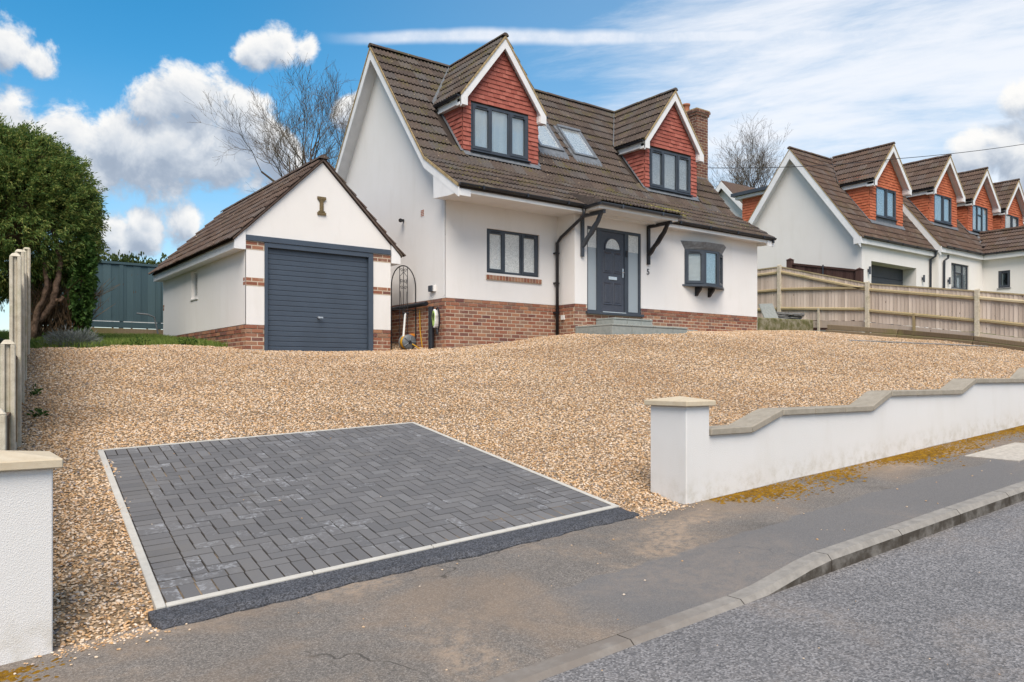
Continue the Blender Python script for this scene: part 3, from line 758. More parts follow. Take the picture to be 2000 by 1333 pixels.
# ------------------------------------------------------------------ front garden wall with stepped coping
gw = thing('garden_wall', (-3.1, -9.2, .38), 'low white rendered garden wall with stepped stone coping beside the pavement', 'garden wall')
prof = [(-2.93, .97), (-2.32, .97), (-1.84, 1.12), (-.15, 1.12), (.25, 1.28), (2.01, 1.28), (2.39, 1.42), (4.15, 1.42), (4.5, 1.58), (6.4, 1.58), (6.8, 1.74), (9, 1.74)]
WB, WF = -8.98, -9.2
b = MB(); pts = [(x, WF, z) for x, z in prof]; pts = [(prof[0][0], WF, .05)] + pts + [(9, WF, .6)]
b.prism(pts, (0, WB-WF, 0)); b.obj('wall', 'garden_wall_paint', gw)
def coping(x0, z0, x1, z1, k0=0., k1=0.):
    b = MB(); y0, y1 = WF-.035, WB+.035; t = .062
    d = Vector((x1-x0, 0, z1-z0)).normalized(); nn = Vector((-d.z, 0, d.x))
    a0, a1 = Vector((x0, 0, z0)), Vector((x1, 0, z1)); g_ = d*.0045
    q = [a0+g_+nn*.001, a1-g_+nn*.001, a1-g_+nn*t+d*k1, a0+g_+nn*t+d*k0]
    b.prism([(p.x, y0, p.z) for p in q], (0, y1-y0, 0)); b.obj('coping_stone', 'coping_stone', gw, bevel=.006)
for (x0, z0), (x1, z1) in zip(prof[:-1], prof[1:]):
    i_ = prof.index((x0, z0)); kk = .062*math.tan(math.radians(9.2))
    if abs(z1-z0) < .01:
        n = max(1, round((x1-x0)/.6))
        for k in range(n): coping(x0+(x1-x0)*k/n, z0, x0+(x1-x0)*(k+1)/n, z0, k0=kk if (k == 0 and i_ > 0) else 0, k1=-kk if k == n-1 and i_ < len(prof)-2 else 0)
    else: coping(x0, z0, x1, z1, k0=-kk, k1=kk)
def pillar(parent, x0, x1, y0, y1, zb, zt, capmat):
    MB().box(x0, x1, y0, y1, zb, zt).obj('pillar', 'garden_wall_paint', parent, bevel=.006)
    o = .042; xm, ym = (x0+x1)/2, (y0+y1)/2; b = MB()
    vs = [(x0-o,y0-o,zt+.002),(x1+o,y0-o,zt+.002),(x1+o,y1+o,zt+.002),(x0-o,y1+o,zt+.002),(x0-o,y0-o,zt+.05),(x1+o,y0-o,zt+.05),(x1+o,y1+o,zt+.05),(x0-o,y1+o,zt+.05),(xm,ym,zt+.088)]
    b.add(vs, [(0,3,2,1)]+[(i, (i+1) % 4, 4+(i+1) % 4, 4+i) for i in range(4)]+[(4+i, 4+(i+1) % 4, 8) for i in range(4)])
    b.obj('pillar_cap', capmat, parent, bevel=.006)
pillar(gw, -3.245, -2.93, -9.212, -8.78, .1, 1.238, 'sandstone')
gp = thing('gate_pillar', (-8.3, -9.2, .07), 'white rendered entrance pillar with sandstone cap at the left of the drive', 'pillar')
pillar(gp, -8.545, -8.112, -9.2, -8.77, -.15, 1.03, 'sandstone')
# moss creeping along the wall foot
vs = []; fs = []; mr = np.random.default_rng(12)
for k in range(15000):
    a = mr.uniform(-3.3, 7); s_ = abs(mr.normal(0, .26)); 
    den = math.sin(a*2.3)*.5+math.sin(a*5.1+1)*.3+math.sin(a*.9+.4)*.4
    if mr.uniform() > .62+.42*den - s_*.9 - (.35 if a < -3.0 else 0): continue
    y = WF-.03-s_; z = float(pav(a, y)); r = mr.uniform(.006, .024); n0_ = len(vs); h = r*mr.uniform(.3, .6)
    for j in range(6):
        th = j*PI/3+mr.uniform(0, .5); vs.append((a+r*math.cos(th)*1.3, y+r*math.sin(th), z-.002))
    vs.append((a, y, z+h)); fs += [(n0_+j, n0_+(j+1) % 6, n0_+6) for j in range(6)]
for k in range(420):
    a = mr.normal(-8.45, .16); y = -9.30-abs(mr.normal(0, .11)); z = float(pav(a, y)); r = mr.uniform(.005, .018); n0_ = len(vs)
    for j in range(6):
        th = j*PI/3; vs.append((a+r*math.cos(th)*1.3, y+r*math.sin(th), z-.002))
    vs.append((a, y, z+r*.4)); fs += [(n0_+j, n0_+(j+1) % 6, n0_+6) for j in range(6)]
me = bpy.data.meshes.new('moss'); me.from_pydata(vs, [], fs); me.materials.append(M['moss']); me.polygons.foreach_set('use_smooth', [True]*len(fs)); me.update()
tag(link('moss', me), 'orange brown moss growing along the foot of the white garden wall', 'moss', kind='stuff')
# ------------------------------------------------------------------ builders shared by the houses
TW, TG = .30, .307                               # roof tile cover width and gauge
def tile_mesh(mat):
    b = MB(); n = 12; vs = []; fs = []
    L_ = TG+.055
    for i in range(n+1):
        x = TW*i/n*1.0; ph = (i/n*3) % 1.0
        z = .026*(max(0, math.sin(ph*2*PI)))**.7
        vs += [(x, 0, z+.042), (x, L_, z+.004), (x, 0, z+.020)]
    for i in range(n):
        a, c = i*3, (i+1)*3; fs += [(a, c, c+1, a+1), (a+2, c+2, c, a)]
    fs += [(0, 1, 2), (n*3, n*3+2, n*3+1)]
    b.add(vs, fs); return b.mesh('roof_tile', mat)
TILE = {k: tile_mesh(k) for k in ('roof_tile', 'garage_tile', 'neighbour_tile')}
def lay_tiles(o, xd, yd, lx, ly, mat, keep=None, jitter=1.):
    """tiles over a sloping rectangle from the lower corner o"""
    o, xd, yd = Vector(o), Vector(xd).normalized(), Vector(yd).normalized(); nd = xd.cross(yd); it = []
    nx, ny = max(1, round(lx/TW)), max(1, round(ly/TG)); sx, sy = lx/nx, ly/ny
    for j in range(ny):
        for i in range(nx):
            p = o + xd*(i*sx) + yd*(j*sy); c = p + xd*(sx/2) + yd*(sy/2)
            if keep and not keep(c): continue
            r = random.gauss(0, .003)*jitter
            m = frame_m(p + nd*random.gauss(0, .002), xd*(sx/TW) + nd*r, yd*(sy/TG) + nd*random.gauss(0, .003), nd)
            it.append((m, TILE[mat]))
    return it
def ridge_tiles(p0, p1, r, parent, mat='roof_tile', name='ridge_tile'):
    p0, p1 = Vector(p0), Vector(p1); L_ = (p1-p0).length; n = max(1, round(L_/.45)); d = (p1-p0)/n
    b = MB(); k = 7; vs = []; fs = []
    for e, q in ((0, .0), (1, 1.)):
        for j in range(k):
            th = PI*j/(k-1); vs.append((d.length*q + (.0 if e else -.012), -math.cos(th)*r, math.sin(th)*r*.85 + (0 if e else .006)))
    vs += [(-.012, -r*.85, 0), (-.012, r*.85, 0)]
    for j in range(k-1): fs.append((j, k+j, k+j+1, j+1))
    fs.append(tuple(range(k)))
    b.add(vs, fs); me = b.mesh(name, mat)
    xd = d.normalized(); zd = Vector((0, 0, 1)); yd = zd.cross(xd).normalized()
    for i in range(n): link(name, me, parent, frame_m(p0+d*i+Vector((0, 0, random.gauss(0, .003))), xd, yd, xd.cross(yd)))
def brick_mesh(w, h, mat):
    k = (round(w, 3), round(h, 3), mat)
    if k not in meshcache:
        b = MB(); c = .004
        vs = [(0,0,0),(w,0,0),(w,0,h),(0,0,h)]
        vs = [(x, .02, z) for x, _, z in vs] + [(x, c, z) for x, _, z in vs] + [(c,0,c),(w-c,0,c),(w-c,0,h-c),(c,0,h-c)]
        fs = [(8,9,10,11)] + [(i, (i+1) % 4, 4+(i+1) % 4, 4+i) for i in range(4)] + [(4+i, 4+(i+1) % 4, 8+(i+1) % 4, 8+i) for i in range(4)]
        b.add(vs, fs); meshcache[k] = b.mesh('brick', mat)
    return meshcache[k]
def bricks(Mw, L_, z0, z1, keep=None, mat='brick', course=.0785, proud=lambda j, n: 0., phase=0, bl=.2265):
    """stretcher bond in a wall frame: local x along the wall, local -y outward, z up to z1; returns pieces"""
    it = []; n = int(math.ceil((z1-z0)/course - 1e-6)); jt = .014
    for j in range(n):                            # j = 0 is the top course
        zt = z1 - j*course; zb = zt - course + jt
        x = -bl/2 if (j+phase) % 2 else 0.
        while x < L_ - .02:
            a0, a1 = max(x, 0), min(x+bl-jt, L_); x += bl
            if a1-a0 < .03: continue
            if keep and not keep((a0+a1)/2, (zb+zt)/2): continue
            it.append((Mw @ Matrix.Translation((a0, -.0035-proud(j, n)*.7+random.gauss(0, .0006), zb)), brick_mesh(a1-a0, zt-zb, mat)))
    return it
def window(Mw, w, h, parent, lights=3, openers=(0, 2), fill='plain', widths=None, name='window', sill=True, fmat='anthracite', transom=None):
    """framed window in a wall frame (origin lower left, outward -y)"""
    f, m_, dep = .055, .06, .07
    ws = widths or [1./lights]*lights
    b = MB(Mw)
    b.box(0, w, -.012, dep, h-f, h); b.box(0, w, -.012, dep, 0, f); b.box(0, f, -.012, dep, f, h-f); b.box(w-f, w, -.012, dep, f, h-f)
    cuts = []; acc = f; iw = w-2*f-m_*(lights-1)
    for i, q in enumerate(ws):
        a0, a1 = acc, acc+iw*q; cuts.append((a0, a1)); acc = a1+m_
        if i < lights-1: b.box(a1, a1+m_, -.010, dep, f, h-f)
    fr = b.obj(name, fmat, parent)
    for i, (a0, a1) in enumerate(cuts):
        z0, z1 = f, h-f; e = 0.
        if i in openers:
            e = .042; c = MB(Mw); p0, p1 = -.026, .05
            c.box(a0-.02, a1+.02, p0, p1, z1-e, z1+.018); c.box(a0-.02, a1+.02, p0, p1, z0-.018, z0+e); c.box(a0-.02, a0+e, p0, p1, z0+e, z1-e); c.box(a1-e, a1+.02, p0, p1, z0+e, z1-e)
            cs = c.obj('casement', fmat, fr)
            v = MB(Mw).box(a0+.08, a1-.08, p0-.012, p0-.001, z1-.012, z1+.004); v.obj('trickle_vent', 'black_paint', fr)
        pane_mat = {'frost': 'patterned_glass', 'obscure': 'obscure_glass'}.get(fill, 'glass')
        MB(Mw).box(a0+e-.004, a1-e+.004, .012, .018, z0+e-.004, z1-e+.004).obj('pane', pane_mat, fr)
        if transom and i in transom:
            zt = z0 + (z1-z0)*.62; MB(Mw).box(a0+e, a1-e, -.02, .05, zt, zt+.05).obj('transom', fmat, fr)
        if fill == 'plain':
            bl = MB(Mw); n = 8; vs = []
            for k in range(n+1):                  # blind cloth with very slight waves
                x = a0-.01+(a1-a0+.02)*k/n; yy = .036+.006*math.sin(k*1.7+i); vs += [(x, yy, z0), (x, yy, z1)]
            bl.add(vs, [(2*k, 2*k+2, 2*k+3, 2*k+1) for k in range(n)]); bl.obj('blind', 'blind', fr)
        elif fill == 'slat':
            bl = MB(Mw); z = z0+.005
            while z < z1-.01:
                bl.add([(a0-.01, .024, z), (a1+.01, .024, z), (a1+.01, .042, z+.033), (a0-.01, .042, z+.033)], [(0, 1, 2, 3)]); z += .032
            bl.obj('blind', 'blind', fr)
            MB(Mw).box(a0-.01, a1+.01, .09, .095, z0, z1).obj('blind_backing', 'blind', fr)
        elif fill == 'dark':
            MB(Mw).box(a0-.01, a1+.01, .30, .32, z0, z1).obj('room_shade', 'dark_interior', fr)
    if sill:
        MB(Mw).prism([(-.03, -.085, -.035), (-.03, .05, -.035), (-.03, .05, -.002), (-.03, -.085, -.014)], (w+.06, 0, 0)).obj('sill', fmat, fr)
    return fr
def wall_sheet(Mw, outline, holes, name, mat, parent, reveal=.09):
    """rendered wall face (convex or stepped outline in local x,z) with rectangular openings and their reveals"""
    xs_ = sorted({p[0] for p in outline} | {v for hq in holes for v in hq[:2]}); b = MB(Mw)
    def span(x):                                   # vertical extent of the outline at x (lower, upper)
        zs_ = []
        n = len(outline)
        for i in range(n):
            (xa, za), (xb, zb) = outline[i], outline[(i+1) % n]
            if xa == xb:
                if abs(xa-x) < 1e-9: zs_ += [za, zb]
            elif min(xa, xb)-1e-9 <= x <= max(xa, xb)+1e-9: zs_.append(za+(zb-za)*(x-xa)/(xb-xa))
        return min(zs_), max(zs_)
    for a0, a1 in zip(xs_[:-1], xs_[1:]):
        e = 1e-6; l0, h0 = span(a0+e); l1, h1 = span(a1-e)
        hs_ = sorted([(hq[2], hq[3]) for hq in holes if hq[0] <= a0+1e-9 and hq[1] >= a1-1e-9])
        lo0, lo1 = l0, l1
        for zb, zt in hs_:
            if zb > min(lo0, lo1)+1e-6: b.add([(a0,0,lo0),(a1,0,lo1),(a1,0,zb),(a0,0,zb)], [(0,1,2,3)])
            lo0 = lo1 = zt
        b.add([(a0,0,lo0),(a1,0,lo1),(a1,0,h1),(a0,0,h0)], [(0,1,2,3)])
    for x0, x1, z0, z1 in holes:
        r = reveal; b.add([(x0,0,z0),(x1,0,z0),(x1,0,z1),(x0,0,z1),(x0,r,z0),(x1,r,z0),(x1,r,z1),(x0,r,z1)], [(0,3,7,4),(1,5,6,2),(3,2,6,7)]+([(0,4,5,1)] if z0 > min(p[1] for p in outline)+1e-6 else []))
    return b.obj(name, mat, parent)
def gutter(p0, p1, parent, r=.055, mat='anthracite_pipe', name='gutter', step=.9):
    p0, p1 = Vector(p0), Vector(p1); d = (p1-p0); n = d.normalized(); side = n.cross(Vector((0, 0, 1))).normalized()
    b = MB(); k = 8; vs = []; fs = []
    for e in (p0, p1):
        for rr in (r, r-.006):
            for j in range(k+1):
                th = PI*j/k; vs.append(tuple(e + side*(math.cos(th)*rr) - Vector((0, 0, math.sin(th)*rr))))
    K = k+1
    for j in range(k): fs += [(j, j+1, 2*K+j+1, 2*K+j), (K+j+1, K+j, 3*K+j, 3*K+j+1)]
    fs += [(0, 2*K, 3*K, K), (k, K+k, 3*K+k, 2*K+k), tuple(range(K)), tuple(range(2*K, 3*K))[::-1]]
    b.add(vs, fs); g_ = b.obj(name, mat, parent)
    m_ = int(d.length/step)
    for i in range(m_):
        c = p0 + n*(d.length*(i+.5)/m_); q = MB(frame_m(c, n, side, n.cross(side)))
        q.box(-.02, .02, -r*.3, r*1.02, -r*.2, r*1.15) if n.cross(side).z < 0 else q.box(-.02, .02, -r*.3, r*1.02, -r*1.15, r*.2)
        q.obj('gutter_bracket', mat, g_)
    return g_
def wall_tile_mesh(mat):
    b = MB(); w, h = 1., 1.      # unit tile scaled to size: x width, z height, front face leaning out at the foot
    vs = [(0, -.030, 0), (1, -.030, 0), (1, -.006, 1.35), (0, -.006, 1.35), (0, -.014, .0), (1, -.014, .0)]
    b.add(vs, [(0, 1, 2, 3), (4, 5, 1, 0), (0, 3, 4), (1, 5, 2)]); return b.mesh('wall_tile', mat)
WT = {k: wall_tile_mesh(k) for k in ('red_tile', 'orange_tile')}
def tile_hang(Mw, rows, mat, tw=.165, g_=.1):
    """rows: list of (z, [(x0, x1), ...])"""
    it = []
    for j, (z, spans) in enumerate(rows):
        for x0, x1 in spans:
            x = math.floor(x0/tw)*tw - (tw/2 if j % 2 else 0)
            while x < x1:
                a0, a1 = max(x, x0), min(x+tw-.003, x1); x += tw
                if a1-a0 < .012: continue
                it.append((Mw @ Matrix.Translation((a0, random.gauss(0, .0015), z+random.gauss(0, .0015))) @ Matrix.Diagonal((a1-a0, 1+random.gauss(0, .1), g_, 1)), WT[mat]))
    return it
def barge(p0, p1, depth, thick, outward, parent, name='bargeboard', mat='white_board', top=.05, cut0=0, cut1=0):
    """board hanging below the verge line p0-p1 (vertical depth), thickness along outward"""
    p0, p1 = Vector(p0), Vector(p1); dn = Vector((0, 0, -1))
    q = [p0+dn*top, p1+dn*top, p1+dn*(top+depth), p0+dn*(top+depth)]
    return MB().prism([tuple(v) for v in q], Vector(outward)*thick).obj(name, mat, parent)

def dormer(house, x0, x1, yf, zb, zr, main_z, main_y, mats, win, ov=.16, sl=1.29, limit=150, rtiles=None, ridge_back=None, wfill='plain', wlights=3, widths=None, openers=(0, 2), transom=None, apron=True):
    """gabled tile-hung dormer; main_z(y) is the main roof slope, main_y(z) its inverse"""
    rt_mat, red = mats; xc, hw = (x0+x1)/2, (x1-x0)/2
    hv = hw + .14                                  # roof half width
    dz = lambda x: zr - sl*abs(x-xc)
    ze = dz(xc-hv)                                 # eave height (top of roof at edge)
    zw = dz(x0) - .10                              # wall height at the corners
    yv = yf - ov
    core = MB()
    yb = lambda z: main_y(z) + .03
    P = [(x0,yf,zb-.05),(x1,yf,zb-.05),(x1,yf,zw),(xc,yf,zr-.12),(x0,yf,zw),(x0,yb(zw),zw),(x1,yb(zw),zw),(xc,yb(zr-.12),zr-.12),(x0,yb(zb),zb-.05),(x1,yb(zb),zb-.05)]
    core.add(P, [(0,4,5,8),(1,9,6,2)])
    d = core.obj('dormer', 'roof_deck', house)
    wall_sheet(FRONT(0, yf, 0), [(x0, zb-.05), (x1, zb-.05), (x1, zw), (xc, zr-.12), (x0, zw)], [win], 'front_panel', 'roof_deck', d, .2)
    # tile hanging: front, then cheeks
    wx0, wx1, wz0, wz1 = win; g_ = .1; rows = []; z = zb-.01
    while z < zr-.22:
        zm = z+.05; xl = max(x0, xc-(zr-.12-zm-.1)/sl) if zm+.05 > zw else x0; xr = 2*xc-xl
        if wz0-.06 < zm < wz1+.01: sp = [(xl, wx0-.004), (wx1+.004, xr)]
        elif zm <= wz0-.06: sp = [(xl, wx0-.004), (wx1+.004, xr)]
        else: sp = [(xl, xr)]
        rows.append((z, [(a-x0, c-x0) for a, c in sp if c-a > .02])); z += g_
    pieces('wall_tile', tile_hang(FRONT(x0, yf, 0), rows, red), d, 'wall_tiles', limit)
    ch = []
    z = zb-.01; rl = []; 
    while z < zw+.02:
        rl.append((z, main_y(z+.05)-yf)); z += g_
    rowsL = [(z, [(yb_ * -1 + 0, 0.012)]) for z, yb_ in rl if yb_ > .03]
    ch += tile_hang(LEFTW(x0, yf, 0), rowsL, red)
    RW = Matrix.Translation((x1, yf, 0)) @ Matrix.Rotation(PI/2, 4, 'Z')
    ch += tile_hang(RW, [(z, [(-.012, yb_)]) for z, yb_ in rl if yb_ > .03], red)
    joined('cheek_tiles', ch, d)
    # roof: deck, tiles, ridge, valleys
    yB = ridge_back if ridge_back is not None else main_y(zr)
    its = []
    for s_ in (-1, 1):
        up = Vector((-s_, 0, sl)).normalized(); xd = up.cross(Vector((s_*sl, 0, 1)).normalized())
        edge = xc + s_*hv; L_ = yB - yv; ly = math.hypot(hv, hv*sl)
        o = Vector((edge, yB if xd.y < 0 else yv, ze))
        its += lay_tiles(o, xd, up, L_, ly, rt_mat, keep=lambda c: c.z > main_z(c.y)-.07)
        ybv = main_y(ze)
        MB().prism([(edge, yv+.02, ze-.004), (xc, yv+.02, zr-.004), (xc, yB+.05, zr-.004), (edge, ybv+.1, ze-.004)], (s_*-.0, 0, -.04)).obj('roof_deck', 'roof_deck', d)
        # bargeboard, boxed foot, verge mortar, fascia and gutter
        e0, e1 = Vector((edge, yv, ze)), Vector((xc, yv, zr))
        barge(e0, e1, .24, .03, (0, 1, 0), d, top=.035)
        MB().prism([(edge, yv+.04, ze-.10), (xc, yv+.04, zr-.10), (xc, yv+.04, zr-.17), (edge, yv+.04, ze-.17)], (0, ov-.05, 0)).obj('verge_soffit', 'white_board', d)
        MB().prism([(edge, yv-.016, ze+.012), (xc, yv-.016, zr+.012), (xc, yv-.016, zr-.05), (edge, yv-.016, ze-.05)], (0, .05, 0)).obj('verge_mortar', 'verge_mortar', d)
        bx = [(edge-.0*s_, ze-.03), (edge-s_*.17, ze-.03+.17*sl*.6), (edge-s_*.17, ze-.235), (edge, ze-.235)]
        MB().prism([(p, yv-.004, q) for p, q in bx], (0, ov+.03, 0)).obj('eave_box', 'white_board', d)
        MB().prism([(edge-s_*.012, yv+.03, ze-.06), (edge-s_*.012, yv+.03, ze-.205), (edge-s_*.18, yv+.03, ze-.205), (edge-s_*.18, yv+.03, ze-.06)], (0, main_y(ze-.12)-yv-.02, 0)).obj('fascia', 'white_board', d)
        gutter((edge+s_*.045, yv+.03, ze-.03), (edge+s_*.045, main_y(ze)-.08, ze-.03), d, r=.045)
        # lead valley over the junction with the main slope
        v0 = Vector((edge, main_y(ze), ze+.03)); v1 = Vector((xc, main_y(zr), zr+.03)); wdt = Vector((s_*.075, -.03, .06))
        MB().prism([tuple(v0+wdt), tuple(v1+wdt*.4), tuple(v1-wdt*.3), tuple(v0-wdt*.5)], (0, -.006, .02)).obj('valley', 'valley_lead', d)
        fx = x0 if s_ < 0 else x1                                                   # soaker along the cheek foot
        c0, c1 = Vector((fx, main_y(zb)-.02, zb+.03)), Vector((fx, main_y(zw), zw+.03))
        MB().prism([tuple(c0), tuple(c1), tuple(c1+Vector((s_*.075, 0, .0))), tuple(c0+Vector((s_*.075, 0, .0)))], (0, -.012, .010)).obj('flashing', 'lead', d)
    if rtiles is not None: rtiles += its
    else: joined('roof_tiles', its, d)
    ridge_tiles((xc, yv-.01, zr-.005), (xc, yB, zr-.005), .085, d, rt_mat)
    if apron:
        yl = main_y(zb-.02)
        MB().prism([(x0-.03, yf-.012, zb+.06), (x1+.03, yf-.012, zb+.06), (x1+.03, yf-.11, main_z(yf-.11)+.06), (x0-.03, yf-.11, main_z(yf-.11)+.06)], (0, -.004, .006)).obj('lead_apron', 'lead', d)
        MB().box(wx0, wx1, yf-.010, yf+.02, zb-.03, wz0).obj('lead_panel', 'lead', d)
    window(FRONT(wx0, yf-.005, wz0), wx1-wx0, wz1-wz0, house, lights=wlights, openers=openers, fill=wfill, widths=widths, transom=transom)
    return d
# ------------------------------------------------------------------ the house
house = thing('house', (4.8, 0, 2.5), 'white rendered house with two red tiled dormers and grey front door', 'house')
RP = [(-.94, 5.26), (.38, 6.09), (2.84, 9.2), (5.3, 6.09), (6.6, 5.26)]
XL, XR = -.30, 9.88
S1, S2 = (6.09-5.26)/1.32, (9.2-6.09)/2.46
def main_z(y): return 5.26+S1*(y+.94) if y < .38 else (6.09+S2*(y-.38) if y < 2.84 else 9.2-S2*(y-2.84))
def main_y(z): return -.94+(z-5.26)/S1 if z < 6.09 else .38+(z-6.09)/S2
PT = 3.14                                         # top of the brick plinth
# rendered walls
W1 = (1.02, 2.46, 3.74, 4.69)
wall_sheet(LEFTW(-.012, 5.68, 0), [(0, PT), (5.68, PT), (5.68, 5.80), (5.30, 6.05), (2.84, 9.1), (.38, 6.05), (0, 5.6)], [], 'gable_wall', 'house_render', house)
wall_sheet(FRONT(0-.012, -.012, 0), [(0, PT), (3.0, PT), (3.0, 5.25), (0, 5.25)], [(W1[0]+.012, W1[1]+.012, W1[2], W1[3])], 'front_wall', 'house_render', house)
wall_sheet(LEFTW(3.0-.012, 0, 0), [(0, PT), (.612, PT), (.612, 5.25), (0, 5.25)], [], 'bay_return', 'house_render', house)
wall_sheet(FRONT(3.0-.012, -.612, 0), [(0, PT), (6.6, PT), (6.6, 5.25), (0, 5.25)], [(3.36-2.988, 5.09-2.988, 2.9, 4.92), (6.63-2.988, 8.1-2.988, 3.81, 4.70)], 'bay_wall', 'house_render', house)
wall_sheet(Matrix.Translation((9.588, -.612, 0)) @ Matrix.Rotation(PI/2, 4, 'Z'), [(0, 2.4), (6.3, 2.4), (6.3, 5.7), (3.45, 9.1), (1.0, 6.0), (0, 5.5)], [], 'right_gable_wall', 'house_render', house)
MB().box(0, 9.58, 5.6, 5.68, 2.4, 5.6).obj('rear_wall', 'house_render', house)
# brick plinth (mortar backing + bricks)
mo = MB(); mo.box(.002, 3.0, .0, .2, 1.8, PT-.004); mo.box(.0, .2, .2, 5.6, 1.8, PT-.004); mo.box(3.0, 3.36, -.6, -.4, 2.0, PT-.004); mo.box(5.09, 9.58, -.6, -.4, 2.2, PT-.004); mo.box(3.0, 3.2, -.4, -.001, 2.0, PT-.004); mo.box(3.361, 5.089, -.6, -.4, 2.2, 2.93)
mo.obj('plinth', 'mortar', house)
pr_ = lambda j, n: .014 if j < 2 else 0.
vis = lambda Mw: (lambda x, z: z > float(gz(*(Mw @ Vector((x, -.05, 0)))[:2]))-.06)
its = []
for Mw, L_ in ((FRONT(0, 0, 0), 2.99), (LEFTW(0, 3.2, 0), 3.2), (LEFTW(3.0, 0, 0), .59), (FRONT(3.0, -.6, 0), .36), (FRONT(5.09, -.6, 0), 4.49), (FRONT(3.362, -.6, -.22), 1.72)):
    its += bricks(Mw, L_, 1.85, PT-.006, vis(Mw), proud=pr_ if L_ != 1.72 else (lambda j, n: 0.), phase=1 if L_ in (3.2, .36) else 0)
pieces('brick', its, house, 'bricks', 310)
# window sill of brick on edge
its = [(FRONT(1.0+i*.0835, -.05, 3.595) @ Matrix.Rotation(random.gauss(0, .01), 4, 'Y'), brick_mesh(.072, .095, 'brick')) for i in range(18)]
MB().box(.995, 2.51, -.044, .04, 3.59, 3.688).obj('sill_mortar', 'mortar', house)
pieces('sill_brick', its, house)
window(FRONT(W1[0], .045, W1[2]), W1[1]-W1[0], W1[3]-W1[2], house, 3, (0, 2), 'frost', sill=False)
# eaves: soffit box, fascia, gutters
sec = [(.02, 5.165), (-.89, 5.135), (-.89, 5.235), (.02, 5.80)]
MB().prism([(XL+.03, y, z) for y, z in sec], (XR-XL-.06, 0, 0)).obj('soffit', 'white_upvc', house)
MB().box(XL+.01, XR-.01, -.915, -.892, 5.12, 5.262).obj('fascia', 'white_upvc', house)
gutter((XL+.0, -.972, 5.285), (3.02, -.972, 5.275), house); gutter((5.5, -.972, 5.275), (XR, -.972, 5.262), house)
MB().tube([(9.80, -.972, 5.27), (9.80, -.972, 5.13)], .034).obj('gutter_outlet', 'anthracite_pipe', house)
# main roof: deck, tiles, ridge
dk = [(y, z-.012) for y, z in RP] + [(y, z-.075) for y, z in RP[::-1]]
for (y0, z0), (y1, z1) in zip(RP[:-1], RP[1:]):
    MB().prism([(XL+.03, y0, z0-.012), (XL+.03, y1, z1-.012), (XL+.03, y1, z1-.07), (XL+.03, y0, z0-.07)], (XR-XL-.06, 0, 0)).obj('roof_deck', 'roof_deck', house)
DORM = [(.84, 2.94, .66), (6.53, 8.57, .66)]
SKY = [(3.37, 4.14, 1.15, 1.87), (4.48, 5.26, 1.15, 1.87)]
def keep_main(c):
    for x0, x1, yf in DORM:
        xc = (x0+x1)/2
        if c.y > yf-.06 and x0-.02 < c.x < x1+.02 and c.z < 7.75: return False
        if c.y > yf and abs(c.x-xc) < (x1-x0)/2+.17 and main_z(c.y) < 9.2-1.29*abs(c.x-xc)-.16: return False
    for x0, x1, y0, y1 in SKY:
        if x0-.03 < c.x < x1+.03 and y0-.06 < c.y < y1+.06: return False
    if 9.42 < c.x < 9.9 and 1.38 < c.y < 2.3: return False
    if 3.05 < c.x < 5.45 and c.y < -.5: return False
    return True
u1 = Vector((0, 1.32, .83)); u2 = Vector((0, 2.46, 3.11))
rt = []
rt += lay_tiles((XL, -.99, 5.26-.05*S1), (1, 0, 0), u1, XR-XL, u1.length+.02, 'roof_tile', keep_main)
rt += lay_tiles((XL, .36, 6.065), (1, 0, 0), u2, XR-XL, u2.length, 'roof_tile', keep_main)
# shallow canopy over the door
cu = Vector((0, 1.06, .36)); 
rt += lay_tiles((3.0, -1.47, 5.275), (1, 0, 0), cu, 2.5, cu.length, 'roof_tile')
ridge_tiles((XL-.01, 2.84, 9.195), (XR, 2.84, 9.195), .09, house)
MB().prism([(3.0, -.60, 5.16), (3.0, -1.40, 5.14), (3.0, -1.40, 5.25), (3.0, -.92, 5.28), (3.0, -.6, 5.30)], (2.5, 0, 0)).obj('canopy', 'white_upvc', house)
for xa in (3.0-.012, 5.488): MB().prism([(xa, -1.44, 5.245), (xa, -.94, 5.27), (xa, -.44, 5.585), (xa, -.44, 5.65), (xa, -1.47, 5.30)], (.024, 0, 0)).obj('canopy_verge', 'roof_tile', house)
gutter((2.97, -1.462, 5.255), (5.52, -1.462, 5.25), house, mat='anthracite')
gutter((2.965, -1.45, 5.25), (2.965, -.95, 5.225), house)
gutter((5.53, -.98, 5.24), (5.53, -1.45, 5.25), house, mat='anthracite')
# verges: bargeboards, soffits, mortar
for xv, sg in ((XL, 1), (XR, -1)):
    for (y0, z0), (y1, z1) in zip(RP[:-1], RP[1:]):
        MB().prism([(xv, y0, z0-.03), (xv, y1, z1-.03), (xv, y1, z1-(.30 if y1 == 2.84 else .24)), (xv, y0, z0-(.30 if y0 == 2.84 else .24))], (sg*.026, 0, 0)).obj('bargeboard', 'white_board', house)
        MB().prism([(xv+sg*.03, y0, z0-.09), (xv+sg*.03, y1, z1-.09), (xv+sg*.03, y1, z1-.21), (xv+sg*.03, y0, z0-.21)], (sg*.26, 0, 0)).obj('verge_soffit', 'white_board', house)
        MB().prism([(xv-sg*.016, y0, z0+.012), (xv-sg*.016, y1, z1+.012), (xv-sg*.016, y1, z1-.05), (xv-sg*.016, y0, z0-.05)], (sg*.05, 0, 0)).obj('verge_mortar', 'verge_mortar', house)
    MB().prism([(xv+sg*.004, -.93, 5.23), (xv+sg*.004, -.93, 5.105), (xv+sg*.004, -.55, 5.105), (xv+sg*.004, .0, 5.15), (xv+sg*.004, .02, 5.8)], (sg*.285, 0, 0)).obj('eave_box', 'white_board', house)
